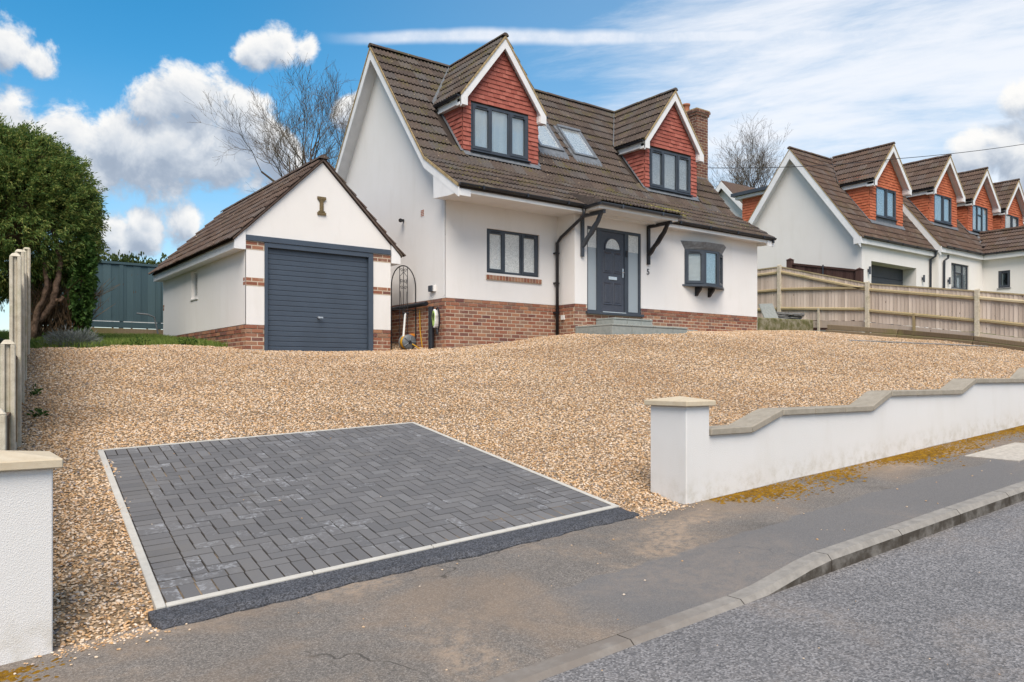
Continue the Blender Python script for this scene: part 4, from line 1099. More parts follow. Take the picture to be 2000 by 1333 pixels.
# dormers
DW1 = (1.05, 2.65, 6.53, 7.57); DW2 = (6.70, 8.33, 6.52, 7.56)
dormer(house, .84, 2.94, .66, 6.42, 9.2, main_z, main_y, ('roof_tile', 'red_tile'), DW1, limit=150, rtiles=rt, ridge_back=2.80, wfill='plain')
dormer(house, 6.53, 8.57, .66, 6.42, 9.2, main_z, main_y, ('roof_tile', 'red_tile'), DW2, limit=150, rtiles=rt, ridge_back=2.80, wfill='slat')
pieces('roof_tile', rt, house, 'roof_tiles', 300)
# moss and lichen lodged under the tile noses
vs = []; fs = []; mr = np.random.default_rng(4)
for mx, _ in rt:
    p, xd, yd, nd = mx.translation, mx.col[0].xyz.normalized(), mx.col[1].xyz.normalized(), mx.col[2].xyz.normalized()
    low = p.y < .3; k = mr.poisson(2.6 if low else .6)
    if 6.2 < p.x < 9.0 and p.y < .5: k += mr.poisson(1.6)
    for _k in range(k):
        c = p + xd*mr.uniform(0, .3) + yd*abs(mr.normal(0, .035))*(3 if mr.uniform() < .15 else 1) - yd*.006 + nd*.026
        r = mr.uniform(.008, .022); n0_ = len(vs)
        for j in range(5):
            th = j*1.2566; vs.append(tuple(c + xd*(math.cos(th)*r*1.5) + yd*(math.sin(th)*r) - nd*.004))
        vs.append(tuple(c + nd*r*.7)); fs += [(n0_+j, n0_+(j+1) % 5, n0_+5) for j in range(5)]
for _k in range(420):
    q = Vector((mr.normal(6.35, .28), mr.normal(-.28, .10), 0)); c = Vector((q.x, q.y, main_z(q.y)+.042)); r = mr.uniform(.012, .034); n0_ = len(vs)
    for j in range(5):
        th = j*1.2566; vs.append((c.x+math.cos(th)*r*1.4, c.y+math.sin(th)*r, c.z+math.sin(th)*r*.6-.008))
    vs.append((c.x, c.y, c.z+r*.6)); fs += [(n0_+j, n0_+(j+1) % 5, n0_+5) for j in range(5)]
me = bpy.data.meshes.new('roof_moss'); me.from_pydata(vs, [], fs); me.materials.append(M['roof_moss']); me.update(); link('roof_moss', me, house)['kind'] = 'stuff'
# roof windows
nrm = Vector((0, -S2, 1)).normalized(); upv = Vector((0, 1, S2)).normalized()
for x0, x1, y0, y1 in SKY:
    Lw = (y1-y0)*math.hypot(1, S2); Mx = frame_m((x0, y0, main_z(y0)), (1, 0, 0), upv, nrm); w = x1-x0
    b = MB(Mx); t0, t1 = -.02, .095; f = .065
    b.box(0, w, 0, f, t0, t1); b.box(0, w, Lw-f*1.3, Lw, t0, t1+.02); b.box(0, f, f, Lw-f*1.3, t0, t1); b.box(w-f, w, f, Lw-f*1.3, t0, t1)
    fr = b.obj('roof_window', 'lead', house)
    i_ = MB(Mx); e = .03; a0 = f+.002
    i_.box(a0, w-a0, a0, a0+e, .05, .082); i_.box(a0, w-a0, Lw-f*1.3-e, Lw-f*1.3-.002, .05, .082); i_.box(a0, a0+e, a0+e, Lw-f*1.3-e, .05, .082); i_.box(w-a0-e, w-a0, a0+e, Lw-f*1.3-e, .05, .082)
    i_.obj('sash', 'chrome', fr)
    MB(Mx).box(a0+e-.01, w-a0-e+.01, a0+e-.01, Lw-f*1.3-e+.01, .060, .066).obj('pane', 'glass', fr)
    MB(Mx).box(a0+e-.01, w-a0-e+.01, a0+e-.01, Lw-f*1.3-e+.01, .048, .052).obj('blind', 'skylight_blind', fr)
    MB(Mx).prism([(-.08, -.26, .035), (w+.08, -.26, .035), (w+.08, .0, .055), (-.08, .0, .055)], (0, 0, .006)).obj('lead_apron', 'lead', fr)
    for s_ in (-.09, w+.005): MB(Mx).box(s_, s_+.085, -.02, Lw, .036, .048).obj('flashing', 'lead', fr)
# chimney
cx0, cx1, cy0, cy1, czt = 9.43, 9.93, 1.36, 2.3, 9.16
MB().box(cx0+.004, cx1-.004, cy0+.004, cy1, 6.9, czt).obj('chimney', 'mortar', house)
chim = [o for o in house.children if o.name.startswith('chimney')][0]
its = bricks(FRONT(cx0, cy0, 0), cx1-cx0, 7.2, czt, mat='chimney_brick'); its += bricks(LEFTW(cx0, cy1, 0), cy1-cy0, 7.2, czt, mat='chimney_brick', phase=1)
pieces('brick', its, chim, 'bricks', 200)
MB().box(cx0-.01, cx1+.01, cy0-.012, cy1+.02, 7.20, 7.34).obj('flashing', 'lead', chim)
for k, (o_, z0, z1) in enumerate(((.03, 9.162, 9.235), (.055, 9.237, 9.31))):
    MB().box(cx0-o_+.005, cx1+o_-.005, cy0-o_+.005, cy1+o_-.005, z0, z1).obj('corbel', 'mortar', chim)
    its = bricks(FRONT(cx0-o_, cy0-o_, 0), cx1-cx0+2*o_, z0, z1, mat='chimney_brick', phase=k) + bricks(LEFTW(cx0-o_, cy1+o_, 0), cy1-cy0+2*o_, z0, z1, mat='chimney_brick', phase=k+1)
    pieces('corbel_brick', its, chim)
MB().prism([(cx0-.04, cy0-.04, 9.312), (cx1+.04, cy0-.04, 9.312), (cx1+.04, cy1+.04, 9.312), (cx0-.04, cy1+.04, 9.312)], (0, 0, .035)).obj('flaunching', 'verge_mortar', chim)
MB(Matrix.Translation((9.66, 1.95, 9.33))).lathe([(.10, 0), (.115, .05), (.10, .10), (.098, .27), (.118, .28), (.118, .33), (.09, .33), (.085, .2)], 18).obj('chimney_pot', 'terracotta', chim, smooth=True)
# front door with side lights
DY = -.565
b = MB(); F = lambda x0, x1, z0, z1, y0=DY-.03, y1=DY+.06: b.box(x0, x1, y0, y1, z0, z1)
F(3.36, 5.09, 4.855, 4.92); F(3.36, 3.40, 2.99, 4.855); F(5.03, 5.09, 2.99, 4.855); F(3.68, 3.80, 2.99, 4.855); F(4.555, 4.68, 2.99, 4.855); F(3.40, 3.68, 2.99, 3.03); F(4.68, 5.03, 2.99, 3.03)
df = b.obj('door_frame', 'anthracite', house)
MB().box(3.32, 5.13, -.68, -.45, 2.93, 2.985).obj('threshold', 'anthracite', df, bevel=.005)
MB().box(3.81, 4.55, -.655, -.60, 2.986, 3.005).obj('door_sill_bar', 'chrome', df)
for x0, x1 in ((3.40, 3.68), (4.68, 5.03)): MB().box(x0, x1, DY+.0, DY+.012, 3.03, 4.855).obj('side_light', 'obscure_glass', df)
for x0, x1 in ((3.40, 3.68), (4.68, 5.03)): MB().box(x0+.002, x1-.002, DY-.006, DY-.001, 4.45, 4.853).obj('side_light', 'patterned_glass', df)
dm = MB(); dx0, dx1, dz0, dz1 = 3.805, 4.55, 3.005, 4.85
dm.box(dx0, dx1, DY-.012, DY+.04, dz0, dz1)
dleaf = dm.obj('door', 'door_paint', house)
def raised(x0, x1, z0, z1):
    b = MB(); y = DY-.0125; o_ = .022; vs = [(x0,y,z0),(x1,y,z0),(x1,y,z1),(x0,y,z1)] 
    inn = [(x0+.018,y-.014,z0+.018),(x1-.018,y-.014,z0+.018),(x1-.018,y-.014,z1-.018),(x0+.018,y-.014,z1-.018)]
    i2 = [(x0+.045,y-.002,z0+.045),(x1-.045,y-.002,z0+.045),(x1-.045,y-.002,z1-.045),(x0+.045,y-.002,z1-.045)]
    i3 = [(x0+.06,y-.014,z0+.06),(x1-.06,y-.014,z0+.06),(x1-.06,y-.014,z1-.06),(x0+.06,y-.014,z1-.06)]
    b.add(vs+inn+i2+i3, [(4*k+i, 4*k+(i+1) % 4, 4*k+4+(i+1) % 4, 4*k+4+i) for k in range(3) for i in range(4)]+[(12,13,14,15)])
    b.obj('door_panel', 'door_paint', dleaf)
for x0 in (3.885, 4.20): raised(x0, x0+.27, 3.17, 3.70); raised(x0, x0+.27, 3.90, 4.40)
arc = [(4.178+.225*math.cos(t), 4.47+.235*math.sin(t)) for t in np.linspace(0, PI, 17)]
MB().prism([(x, DY-.0135, z) for x, z in arc], (0, -.004, 0)).obj('fanlight', 'patterned_glass', dleaf)
b = MB(); op = [(4.178+.262*math.cos(t), 4.47+.272*math.sin(t)) for t in np.linspace(0, PI, 17)]; op[0] = (op[0][0], 4.435); op[-1] = (op[-1][0], 4.435)
for i in range(16): b.prism([(arc[i][0], DY-.013, arc[i][1]), (op[i][0], DY-.013, op[i][1]), (op[i+1][0], DY-.013, op[i+1][1]), (arc[i+1][0], DY-.013, arc[i+1][1])], (0, -.018, 0))
b.box(op[-1][0], op[0][0], DY-.031, DY-.013, 4.432, 4.469); b.obj('fanlight_trim', 'door_paint', dleaf)
MB().box(4.05, 4.31, DY-.03, DY-.012, 3.755, 3.83).obj('letterbox', 'chrome', dleaf, bevel=.004)
b = MB(); b.box(4.495, 4.522, DY-.025, DY-.012, 3.83, 4.04); b.tube([(4.508, DY-.02, 3.95), (4.508, DY-.06, 3.95), (4.40+.04, DY-.062, 3.945)], .009); b.obj('door_handle', 'chrome', dleaf)
MB().box(4.585, 4.645, DY-.055, DY-.03, 4.32, 4.47).obj('doorbell', 'black_paint', df, bevel=.008)
# house number
cu_ = bpy.data.curves.new('house_number', 'FONT'); cu_.body = '5'; cu_.size = .2; cu_.extrude = .008; cu_.align_x = 'CENTER'
to = bpy.data.objects.new('tmp', cu_); COL.objects.link(to); bpy.context.view_layer.update()
tm = bpy.data.meshes.new_from_object(to.evaluated_get(bpy.context.evaluated_depsgraph_get())); bpy.data.objects.remove(to)
tm.materials.clear(); tm.materials.append(M['anthracite'])
link('house_number', tm, house, Matrix.Translation((5.32, -.622, 3.965)) @ Matrix.Rotation(PI/2, 4, 'X'))
# gallows brackets
for xb in (3.19, 5.31):
    b = MB(); w = .036; yw = -.613
    b.box(xb-w, xb+w, yw-.06, yw, 4.20, 5.12); b.box(xb-w, xb+w, -1.36, yw-.06, 5.065, 5.135)
    pts = [(-.672, 4.50), (-.76, 4.60), (-.88, 4.70), (-1.0, 4.84), (-1.10, 4.92), (-1.20, 5.066)]; pts2 = [(-1.28, 5.066), (-1.19, 4.90), (-1.10, 4.80), (-.98, 4.66), (-.86, 4.58), (-.76, 4.46), (-.672, 4.40)]
    n_ = len(pts); q2 = pts2[::-1]
    for i in range(n_-1): b.prism([(xb-w*.9, *pts[i]), (xb-w*.9, *pts[i+1]), (xb-w*.9, *q2[min(i+1, 6)]), (xb-w*.9, *q2[i])], (w*1.8, 0, 0))
    b.prism([(xb-w*.9, *pts[-1]), (xb-w*.9, *q2[5]), (xb-w*.9, *q2[6])], (w*1.8, 0, 0))
    b.obj('canopy_bracket', 'black_paint' if xb > 4 else 'anthracite', house)
# bow window on the right
bp = [(6.63, -.615), (7.10, -.86), (7.63, -.86), (8.10, -.615)]
for k in range(3):
    p0, p1 = Vector((*bp[k], 3.82)), Vector((*bp[k+1], 3.82)); xd = (p1-p0).normalized(); yd = Vector((-xd.y, xd.x, 0))
    window(frame_m(p0, xd, yd, (0, 0, 1)), (p1-p0).length, .875, house, 1, (0,) if k != 1 else (), 'slat', sill=False)
def bow(o_, z, s=1.): return [(6.63-o_, -.60, z), (7.10-o_*.5, -.86-o_, z), (7.63+o_*.5, -.86-o_, z), (8.10+o_, -.60, z)]
MB().prism(bow(.10, 3.775), (0, 0, .045)).obj('bow_sill', 'anthracite', house)
b = MB(); A_ = bow(.015, 4.695); B_ = bow(.05, 4.75); C_ = [(6.47, -.605, 4.905), (7.02, -.97, 4.875), (7.72, -.97, 4.875), (8.27, -.605, 4.905)]
b.add(A_+B_+C_, [(4*k+i, 4*k+i+1, 4*k+5+i, 4*k+4+i) for k in range(2) for i in range(3)]+[(8,9,10,11),(0,3,2,1)]); b.obj('bow_roof', 'lead', house)
for xb in (7.02, 7.52): MB().prism([(xb, -.613, 3.774), (xb, -.80, 3.774), (xb, -.78, 3.70), (xb, -.70, 3.62), (xb, -.66, 3.56), (xb, -.613, 3.55)], (.07, 0, 0)).obj('corbel', 'black_paint', house)
# pipes and fittings on the walls
b = MB(); b.tube([(2.955, -.972, 5.24), (2.955, -.95, 5.05), (2.93, -.86, 4.97), (2.92, -.22, 4.66), (2.92, -.09, 4.55), (2.92, -.09, 2.38)], .036, 10); dp_ = b.obj('downpipe', 'anthracite_pipe', house, smooth=True)
for z in (2.95, 3.62, 4.30): MB().box(2.86, 2.98, -.10, -.012, z, z+.035).obj('pipe_clip', 'anthracite_pipe', dp_)
MB().tube([(-.10, .42, 1.95), (-.10, .42, 2.98)], .062, 14).obj('drain_pipe', 'anthracite_pipe', house, smooth=False)
MB().tube([(-.10, .62, 3.06), (-.10, 1.2, 3.055), (-.10, 2.9, 3.03)], .05, 12).obj('waste_pipe', 'anthracite_pipe', house)
MB().tube([(-.02, 1.75, 5.01), (-.09, 1.75, 5.0), (-.15, 1.66, 4.98)], [.03, .035, .045], 12).obj('security_light', 'black_paint', house)
b = MB()
for i in range(4):
    for j in range(4): b.box(-.02, -.011, .86+i*.036, .885+i*.036, 4.97+j*.036, 4.995+j*.036)
b.obj('air_vent', 'terracotta', house)
MB().box(-.016, -.012, .845, 1.01, 4.955, 5.125).obj('vent_plate', 'white_board', house)
MB().box(-.10, -.013, .42, .56, 3.30, 3.43).obj('outside_socket', 'anthracite', house, bevel=.01)
MB().box(-.07, -.013, .36, .415, 3.30, 3.43).obj('socket_box', 'white_upvc', house, bevel=.005)
MB().tube([(-.02, .03, 5.55), (-.03, .03, 5.30), (-.03, .02, 3.2)], .007, 6).obj('cable', 'white_board', house)
MB().box(-.05, -.012, .0, .06, 5.36, 5.46).obj('cable_box', 'black_paint', house)
MB().box(2.95, 2.999, -.27, -.18, 2.80, 2.90).obj('meter_box', 'charger_white', house)
# steps
st = thing('front_steps', (4.2, -1.2, 2.5), 'two grey stone slab steps below the front door', 'steps')
def slabs(x0, x1, y0, y1, z0, z1, cutsx):
    xs_ = [x0]+list(cutsx)+[x1]
    for a, c in zip(xs_[:-1], xs_[1:]):
        MB().box(a+.005, c-.005, y0+.012, y1, z0, z1-.042).obj('riser', 'grey_slab', st, bevel=.004)
        MB().box(a+.004, c-.004, y0, y1, z1-.036, z1).obj('tread', 'grey_slab', st, bevel=.006)
slabs(3.0, 5.38, -1.8, -.612, 2.2, 2.63, (3.6, 4.25, 4.9)); slabs(3.62, 4.87, -1.2, -.614, 2.631, 2.825, (4.05, 4.5))
MB().box(5.385, 6.7, -.98, -.612, 2.3, 2.66).obj('side_slab', 'grey_slab', st, bevel=.006)
tag(MB(Matrix.Translation((5.0, -1.0, 2.632))).lathe([(.05, 0), (.06, .06), (.05, .10), (.035, .13), (.045, .16), (.04, .20), (.015, .22)], 10).obj('stone_ornament', 'cover_concrete', smooth=True), 'small pale stone ornament at the end of the upper door step', 'ornament')

# ------------------------------------------------------------------ the garage
gar = thing('garage', (-2.25, 1.06, 2.0), 'white detached garage with blue grey roller door and brown tiled gable roof', 'garage')
GX0, GX1, GY0, GY1 = -3.77, -.72, 1.06, 7.4; GA, GR = -2.245, 5.86
gs = .985
def gzr(x): return GR - gs*abs(x-GA)
wall_sheet(FRONT(GX0, GY0-.012, 0), [(0, 2.495), (GX1-GX0, 2.495), (GX1-GX0, gzr(GX1)-.07), (GA-GX0, GR-.07), (0, gzr(GX0)-.07)],
           [(-3.42-GX0, -1.13-GX0, 2.495, 4.075)], 'front_wall', 'garage_render', gar, reveal=.12)
wall_sheet(LEFTW(GX0-.012, GY1, 0), [(0, 2.5), (GY1-GY0+.012, 2.5), (GY1-GY0+.012, gzr(GX0)-.05), (0, gzr(GX0)-.05)], [(GY1-4.80, GY1-4.29, 3.26, 3.88)], 'side_wall', 'garage_render', gar, reveal=.1)
MB().box(GX1-.05, GX1, GY0+.05, GY1, 1.8, gzr(GX1)-.1).obj('right_wall', 'garage_render', gar)
MB().prism([(GX0+.02, GY1-.05, 2), (GX1-.06, GY1-.05, 2), (GX1-.06, GY1-.05, gzr(GX1)-.1), (GA, GY1-.05, GR-.1), (GX0+.02, GY1-.05, gzr(GX0)-.1)], (0, .05, 0)).obj('rear_wall', 'garage_render', gar)
mo = MB(); mo.box(GX0, -3.42, GY0, GY0+.2, 1.7, 2.493); mo.box(-1.13, GX1, GY0, GY0+.2, 1.7, 2.493); mo.box(GX0, GX0+.2, GY0+.2, GY1, 1.7, 2.493); mo.obj('plinth', 'mortar', gar)
its = []
for Mw, L_ in ((FRONT(GX0, GY0, 0), .35), (FRONT(-1.13, GY0, 0), .41), (LEFTW(GX0, GY1, 0), GY1-GY0)):
    its += bricks(Mw, L_, 1.75, 2.488, vis(Mw), proud=lambda j, n: .018 if j < 2 else 0., phase=0 if L_ < 1 else 1)
for zt in (4.07, 3.385):
    for Mw, L_ in ((FRONT(GX0, GY0-.012, 0), .35), (FRONT(-1.13, GY0-.012, 0), .41), (LEFTW(GX0-.012, GY0+.115, 0), .115)):
        its += bricks(Mw, L_, zt-.157, zt, phase=1 if zt < 4 else 0)
its += bricks(LEFTW(GX0-.012, GY1, 0), .115, 3.16, 3.317)
pieces('brick', its, gar, 'bricks', 300)
for zt in (4.07, 3.385):
    for x0, x1 in ((GX0, -3.42), (-1.13, GX1)): MB().box(x0-.001, x1-.001, GY0-.0142, GY0-.0125, zt-.16, zt+.002).obj('mortar_band', 'mortar', gar)
# lintel board, frame, sectional door
MB().box(GX0-.005, GX1-.01, GY0-.045, GY0-.013, 4.08, 4.185).obj('lintel', 'garage_door_paint', gar, bevel=.004)
b = MB(); b.box(-3.42, -3.355, GY0-.03, GY0+.08, 1.9, 4.076); b.box(-1.235, -1.13, GY0-.03, GY0+.08, 1.9, 4.076); b.box(-3.355, -1.235, GY0-.03, GY0+.08, 3.985, 4.076)
gf = b.obj('door_frame', 'garage_door_paint', gar, bevel=.004)
gd = MB().box(-3.353, -1.237, GY0+.05, GY0+.08, 1.95, 3.983).obj('garage_door', 'garage_door_paint', gar)
npn = 20; ph_ = (3.975-2.0)/npn
b = MB(); hgt = ph_-.007
b.prism([(-3.35, 0, 0), (-3.35, 0, hgt), (-3.35, -.006, hgt-.001), (-3.35, -.009, hgt*.9), (-3.35, -.009, hgt*.1), (-3.35, -.006, .001)], (2.11, 0, 0)); pm_ = b.mesh('door_slat', 'garage_door_paint')
for i in range(npn): link('door_slat', pm_, gd, Matrix.Translation((0, GY0+.049, 2.0+i*ph_)))
b = MB(); b.tube([(-2.32, GY0+.036, 2.69), (-2.32, GY0-.02, 2.69)], .022, 10); b.box(-2.34, -2.24, GY0-.035, GY0-.018, 2.675, 2.705); b.obj('door_handle', 'chrome', gd)
# raised letter on the gable made of tile slips
b = MB(); gy = GY0-.013
mI = gar
for x0, x1, z0, z1 in ((-2.358, -2.177, 5.045, 5.10), (-2.335, -2.20, 5.018, 5.043), (-2.308, -2.232, 4.817, 5.016), (-2.335, -2.20, 4.79, 4.815), (-2.358, -2.177, 4.735, 4.788)):
    MB().box(x0, x1, gy-.03, gy, z0, z1).obj('gable_motif', 'sign_bronze', gar, bevel=.003)
# side window
window(LEFTW(GX0+.05, 4.80, 3.26), .51, .62, gar, 1, (), 'dark', fmat='white_upvc', sill=True)
# roof
GE = 1.78; gze = GR-gs*GE; gy0, gy1 = GY0-.07, GY1+.12
gt = []
for s_ in (-1, 1):
    up = Vector((-s_, 0, gs)).normalized(); xd = up.cross(Vector((s_*gs, 0, 1)).normalized()); edge = GA+s_*(GE+.05)
    gt += lay_tiles((edge, gy1 if xd.y < 0 else gy0, gze-.05*gs), xd, up, gy1-gy0, math.hypot(GE+.05, (GE+.05)*gs), 'garage_tile')
    MB().prism([(GA+s_*GE, gy0+.03, gze-.012), (GA, gy0+.03, GR-.012), (GA, gy0+.03, GR-.06), (GA+s_*GE, gy0+.03, gze-.06)], (0, gy1-gy0-.06, 0)).obj('roof_deck', 'roof_deck', gar)
    e_ = GA+s_*GE; w_ = GX0 if s_ < 0 else GX1
    MB().prism([(e_-s_*.03, GY0-.035, gze-.04), (e_-s_*.03, GY0-.035, gze-.20), (w_+s_*.012, GY0-.035, gze-.20), (w_+s_*.012, GY0-.035, gzr(w_)-.062)], (0, GY1-GY0+.1, 0)).obj('eave_box', 'white_board', gar)
    MB().prism([(e_, gy0+.004, gze-.004), (GA, gy0+.004, GR-.004), (GA, gy0+.004, GR-.045), (e_, gy0+.004, gze-.045)], (0, .07, 0)).obj('verge_undercloak', 'garage_tile', gar)
pieces('roof_tile', gt, gar, 'roof_tiles', 300)
ridge_tiles((GA, gy0-.01, GR-.005), (GA, gy1, GR-.005), .095, gar, 'garage_tile')
# ------------------------------------------------------------------ neighbour's house
nb = thing('house', (21, 1, 3.3), 'neighbouring white house with a row of orange tiled dormers beyond the wooden fence', 'house')
NS = 1.312
R1 = dict(x0=16.35, x1=21.52, ye=.25, ze=6.2, yr=2.94, zr=6.2+2.69*NS)
R2 = dict(x0=21.47, x1=34.0, ye=.03, ze=6.36, yr=2.94, zr=6.36+2.91*NS)
n1z = lambda y: R1['ze']+NS*(y-R1['ye']); n1y = lambda z: R1['ye']+(z-R1['ze'])/NS
n2z = lambda y: R2['ze']+NS*(y-R2['ye']); n2y = lambda z: R2['ye']+(z-R2['ze'])/NS
ND = [(17.95, 20.24, .84, 6.97, 9.82, R1), (22.24, 24.52, .84, 7.41, 10.12, R2), (25.48, 27.78, .84, 7.41, 10.12, R2), (28.61, 30.9, .84, 7.41, 10.12, R2)]
NW = .377
wall_sheet(LEFTW(16.65, 5.5, 0), [(0, 2.8), (5.5-NW, 2.8), (5.5-NW, 6.2), (5.5-2.94, 9.6), (0, 6.3)], [], 'gable_wall', 'neighbour_render', nb)
wall_sheet(FRONT(16.65, NW, 0), [(0, 2.8), (4.85, 2.8), (4.85, 6.2), (0, 6.2)], [(17.25-16.65, 20.34-16.65, 2.9, 5.46)], 'front_wall', 'neighbour_render', nb, reveal=.5)
wall_sheet(LEFTW(21.5, NW+.05, 0), [(0, 2.8), (.30, 2.8), (.30, 6.2), (0, 6.2)], [], 'return_wall', 'neighbour_render', nb)
wall_sheet(FRONT(21.5, .127, 0), [(0, 2.8), (12, 2.8), (12, 6.2), (0, 6.2)], [(22.5-21.5, 23.95-21.5, 4.87, 5.83)], 'main_wall', 'neighbour_render', nb)
wall_sheet(LEFTW(25.2, .127, 0), [(0, 2.8), (6, 2.8), (6, 6.3), (0, 6.3)], [(.127+.42, .127+.85, 4.99, 5.66)], 'wing_wall', 'neighbour_render', nb)
gd2 = MB().box(17.25, 20.34, NW+.5, NW+.53, 2.8, 5.46).obj('garage_door', 'anthracite', nb)
for i in range(6): MB().prism([(17.26, NW+.499, 2.9+i*.43), (17.26, NW+.485, 2.91+i*.43), (17.26, NW+.485, 3.31+i*.43), (17.26, NW+.499, 3.32+i*.43)], (3.07, 0, 0)).obj('door_section', 'anthracite', gd2)
window(FRONT(22.5, .18, 4.87), 1.45, .96, nb, 3, (), 'slat', widths=[.28, .44, .28], transom=(1,))
window(LEFTW(25.24, -.42, 4.99), .43, .67, nb, 1, (0,), 'dark')
nt = []
def n_roof(R, z_of, y_of, front_only=False):
    xa, xb = R['x0'], R['x1']; up = Vector((0, 1, NS)).normalized(); ly = math.hypot(R['yr']-R['ye']+.06, (R['yr']-R['ye']+.06)*NS)
    def keep(c):
        for x0, x1, yf, zb, zr, RR in ND:
            if RR is not R: continue
            xc = (x0+x1)/2
            if c.y > yf-.05 and x0-.02 < c.x < x1+.02 and c.z < zr-1.5: return False
            if c.y > yf and abs(c.x-xc) < (x1-x0)/2+.17 and z_of(c.y) < zr-1.1*abs(c.x-xc)-.16: return False
        if R is R2 and c.x > 25.0 and c.y < 1.0 and c.z < 6.37+(c.x-24.95)*.68: return False
        return True
    nt.extend(lay_tiles((xa, R['ye']-.06, R['ze']-.06*NS), (1, 0, 0), up, xb-xa, ly, 'neighbour_tile', keep))
    rear = 2*R['yr']-R['ye']
    MB().prism([(xa+.03, R['ye'], R['ze']-.012), (xa+.03, R['yr'], R['zr']-.012), (xa+.03, R['yr'], R['zr']-.07), (xa+.03, R['ye'], R['ze']-.07)], (xb-xa-.06, 0, 0)).obj('roof_deck', 'roof_deck', nb)
    MB().prism([(xa+.03, rear, R['ze']-.0), (xa+.03, R['yr'], R['zr']-.0), (xa+.03, R['yr'], R['zr']-.07), (xa+.03, rear, R['ze']-.07)], (xb-xa-.06, 0, 0)).obj('rear_roof', 'neighbour_tile', nb)
    for ya, za, yb_, zb_ in ((R['ye'], R['ze'], R['yr'], R['zr']), (R['yr'], R['zr'], rear, R['ze'])):
        MB().prism([(xa, ya, za-.03), (xa, yb_, zb_-.03), (xa, yb_, zb_-.37), (xa, ya, za-.37)], (.03, 0, 0)).obj('bargeboard', 'white_board', nb)
        MB().prism([(xa+.034, ya, za-.1), (xa+.034, yb_, zb_-.1), (xa+.034, yb_, zb_-.24), (xa+.034, ya, za-.24)], (.27, 0, 0)).obj('verge_soffit', 'white_board', nb)
        MB().prism([(xa-.012, ya, za), (xa-.012, yb_, zb_), (xa-.012, yb_, zb_-.036), (xa-.012, ya, za-.036)], (.05, 0, 0)).obj('verge_mortar', 'verge_mortar', nb)
    MB().prism([(xa-.004, R['ye']-.03, R['ze']-.03), (xa-.004, R['ye']-.03, R['ze']-.24), (xa-.004, R['ye']+.25, R['ze']-.24), (xa-.004, R['ye']+.25, R['ze']+.2)], (.33, 0, 0)).obj('eave_box', 'white_board', nb)
    ridge_tiles((xa-.01, R['yr'], R['zr']-.005), (xb, R['yr'], R['zr']-.005), .09, nb, 'neighbour_tile')
n_roof(R1, n1z, n1y); n_roof(R2, n2z, n2y)
for R, xa, xb, yw in ((R1, 16.7, 21.48, NW), (R2, 21.8, 25.0, .127)):
    MB().box(xa-.02, xb, R['ye']-.02, yw+.05, R['ze']-.23, R['ze']-.06).obj('fascia', 'white_upvc', nb)
    gutter((xa-.04 if R is R2 else xa-.3, R['ye']-.075, R['ze']-.0), (xb, R['ye']-.075, R['ze']-.01), nb)
# forward wing
wx, wz, wr, wzr = 24.95, 6.37, 26.5, 7.44
upw = Vector((wr-wx, 0, wzr-wz)); xdw = upw.normalized().cross(Vector((-(wzr-wz), 0, wr-wx)).normalized())
nt += lay_tiles((wx-.04, .75 if xdw.y < 0 else -6, wz-.03), xdw, upw, 6.75, upw.length+.05, 'neighbour_tile', lambda c: c.z > n2z(c.y)-.05)
MB().prism([(wx, .6, wz-.02), (wr, .85, wzr-.02), (wr, -6, wzr-.02), (wx, -6, wz-.02)], (0, 0, -.05)).obj('wing_deck', 'roof_deck', nb)
MB().prism([(wr, .85, wzr-.02), (wr+1.55, .6, wz), (wr+1.55, -6, wz), (wr, -6, wzr-.02)], (0, 0, -.05)).obj('wing_roof', 'neighbour_tile', nb)
ridge_tiles((wr, .85, wzr), (wr, -6, wzr), .11, nb, 'neighbour_tile')
MB().box(wx-.01, wx+.27, -6, .06, wz-.24, wz-.06).obj('fascia', 'white_upvc', nb)
gutter((wx-.06, .0, wz-.01), (wx-.06, -6, wz-.02), nb)
MB().prism([(wx-.06, .22, wz+.03), (wr-.05, .88, wzr+.03), (wr+.08, .80, wzr+.04), (wx+.06, .10, wz+.06)], (0, -.01, .012)).obj('valley', 'lead', nb)
for x0, x1, yf, zb, zr, RR in ND:
    z_of, y_of = (n1z, n1y) if RR is R1 else (n2z, n2y); xc = (x0+x1)/2
    wn = (xc-.72, xc+.66, zb+.24, zb+1.30) if RR is R1 else (xc-.74, xc+.68, zb+.13, zb+1.21)
    dormer(nb, x0, x1, yf, zb, zr, z_of, y_of, ('neighbour_tile', 'orange_tile'), wn, ov=.28, sl=1.1, limit=0, rtiles=nt, ridge_back=2.9, wlights=3 if abs(xc-26.63) < .1 else 2, openers=() if abs(xc-26.63) < .1 else (1,), wfill='plain', transom=(1,) if abs(xc-26.63) < .1 else None)
pieces('roof_tile', nt, nb, 'roof_tiles', 300)
for pts in ([(21.38, .17, 6.12), (21.38, .18, 5.98), (21.30, .32, 5.86), (21.28, .32, 2.9)], [(21.95, -.02, 6.05), (21.95, 0, 5.93), (21.80, .06, 5.83), (21.78, .07, 2.9)]):
    MB().tube(pts, .04, 10).obj('downpipe', 'anthracite_pipe', nb)
for x, y in ((17.02, NW), (20.75, NW), (22.2, .127)):
    b = MB(); b.tube([(x, y-.08, 4.98), (x, y-.08, 5.24)], .035, 10); b.box(x-.02, x+.02, y-.06, y-.001, 5.06, 5.16); b.obj('wall_light', 'anthracite', nb)
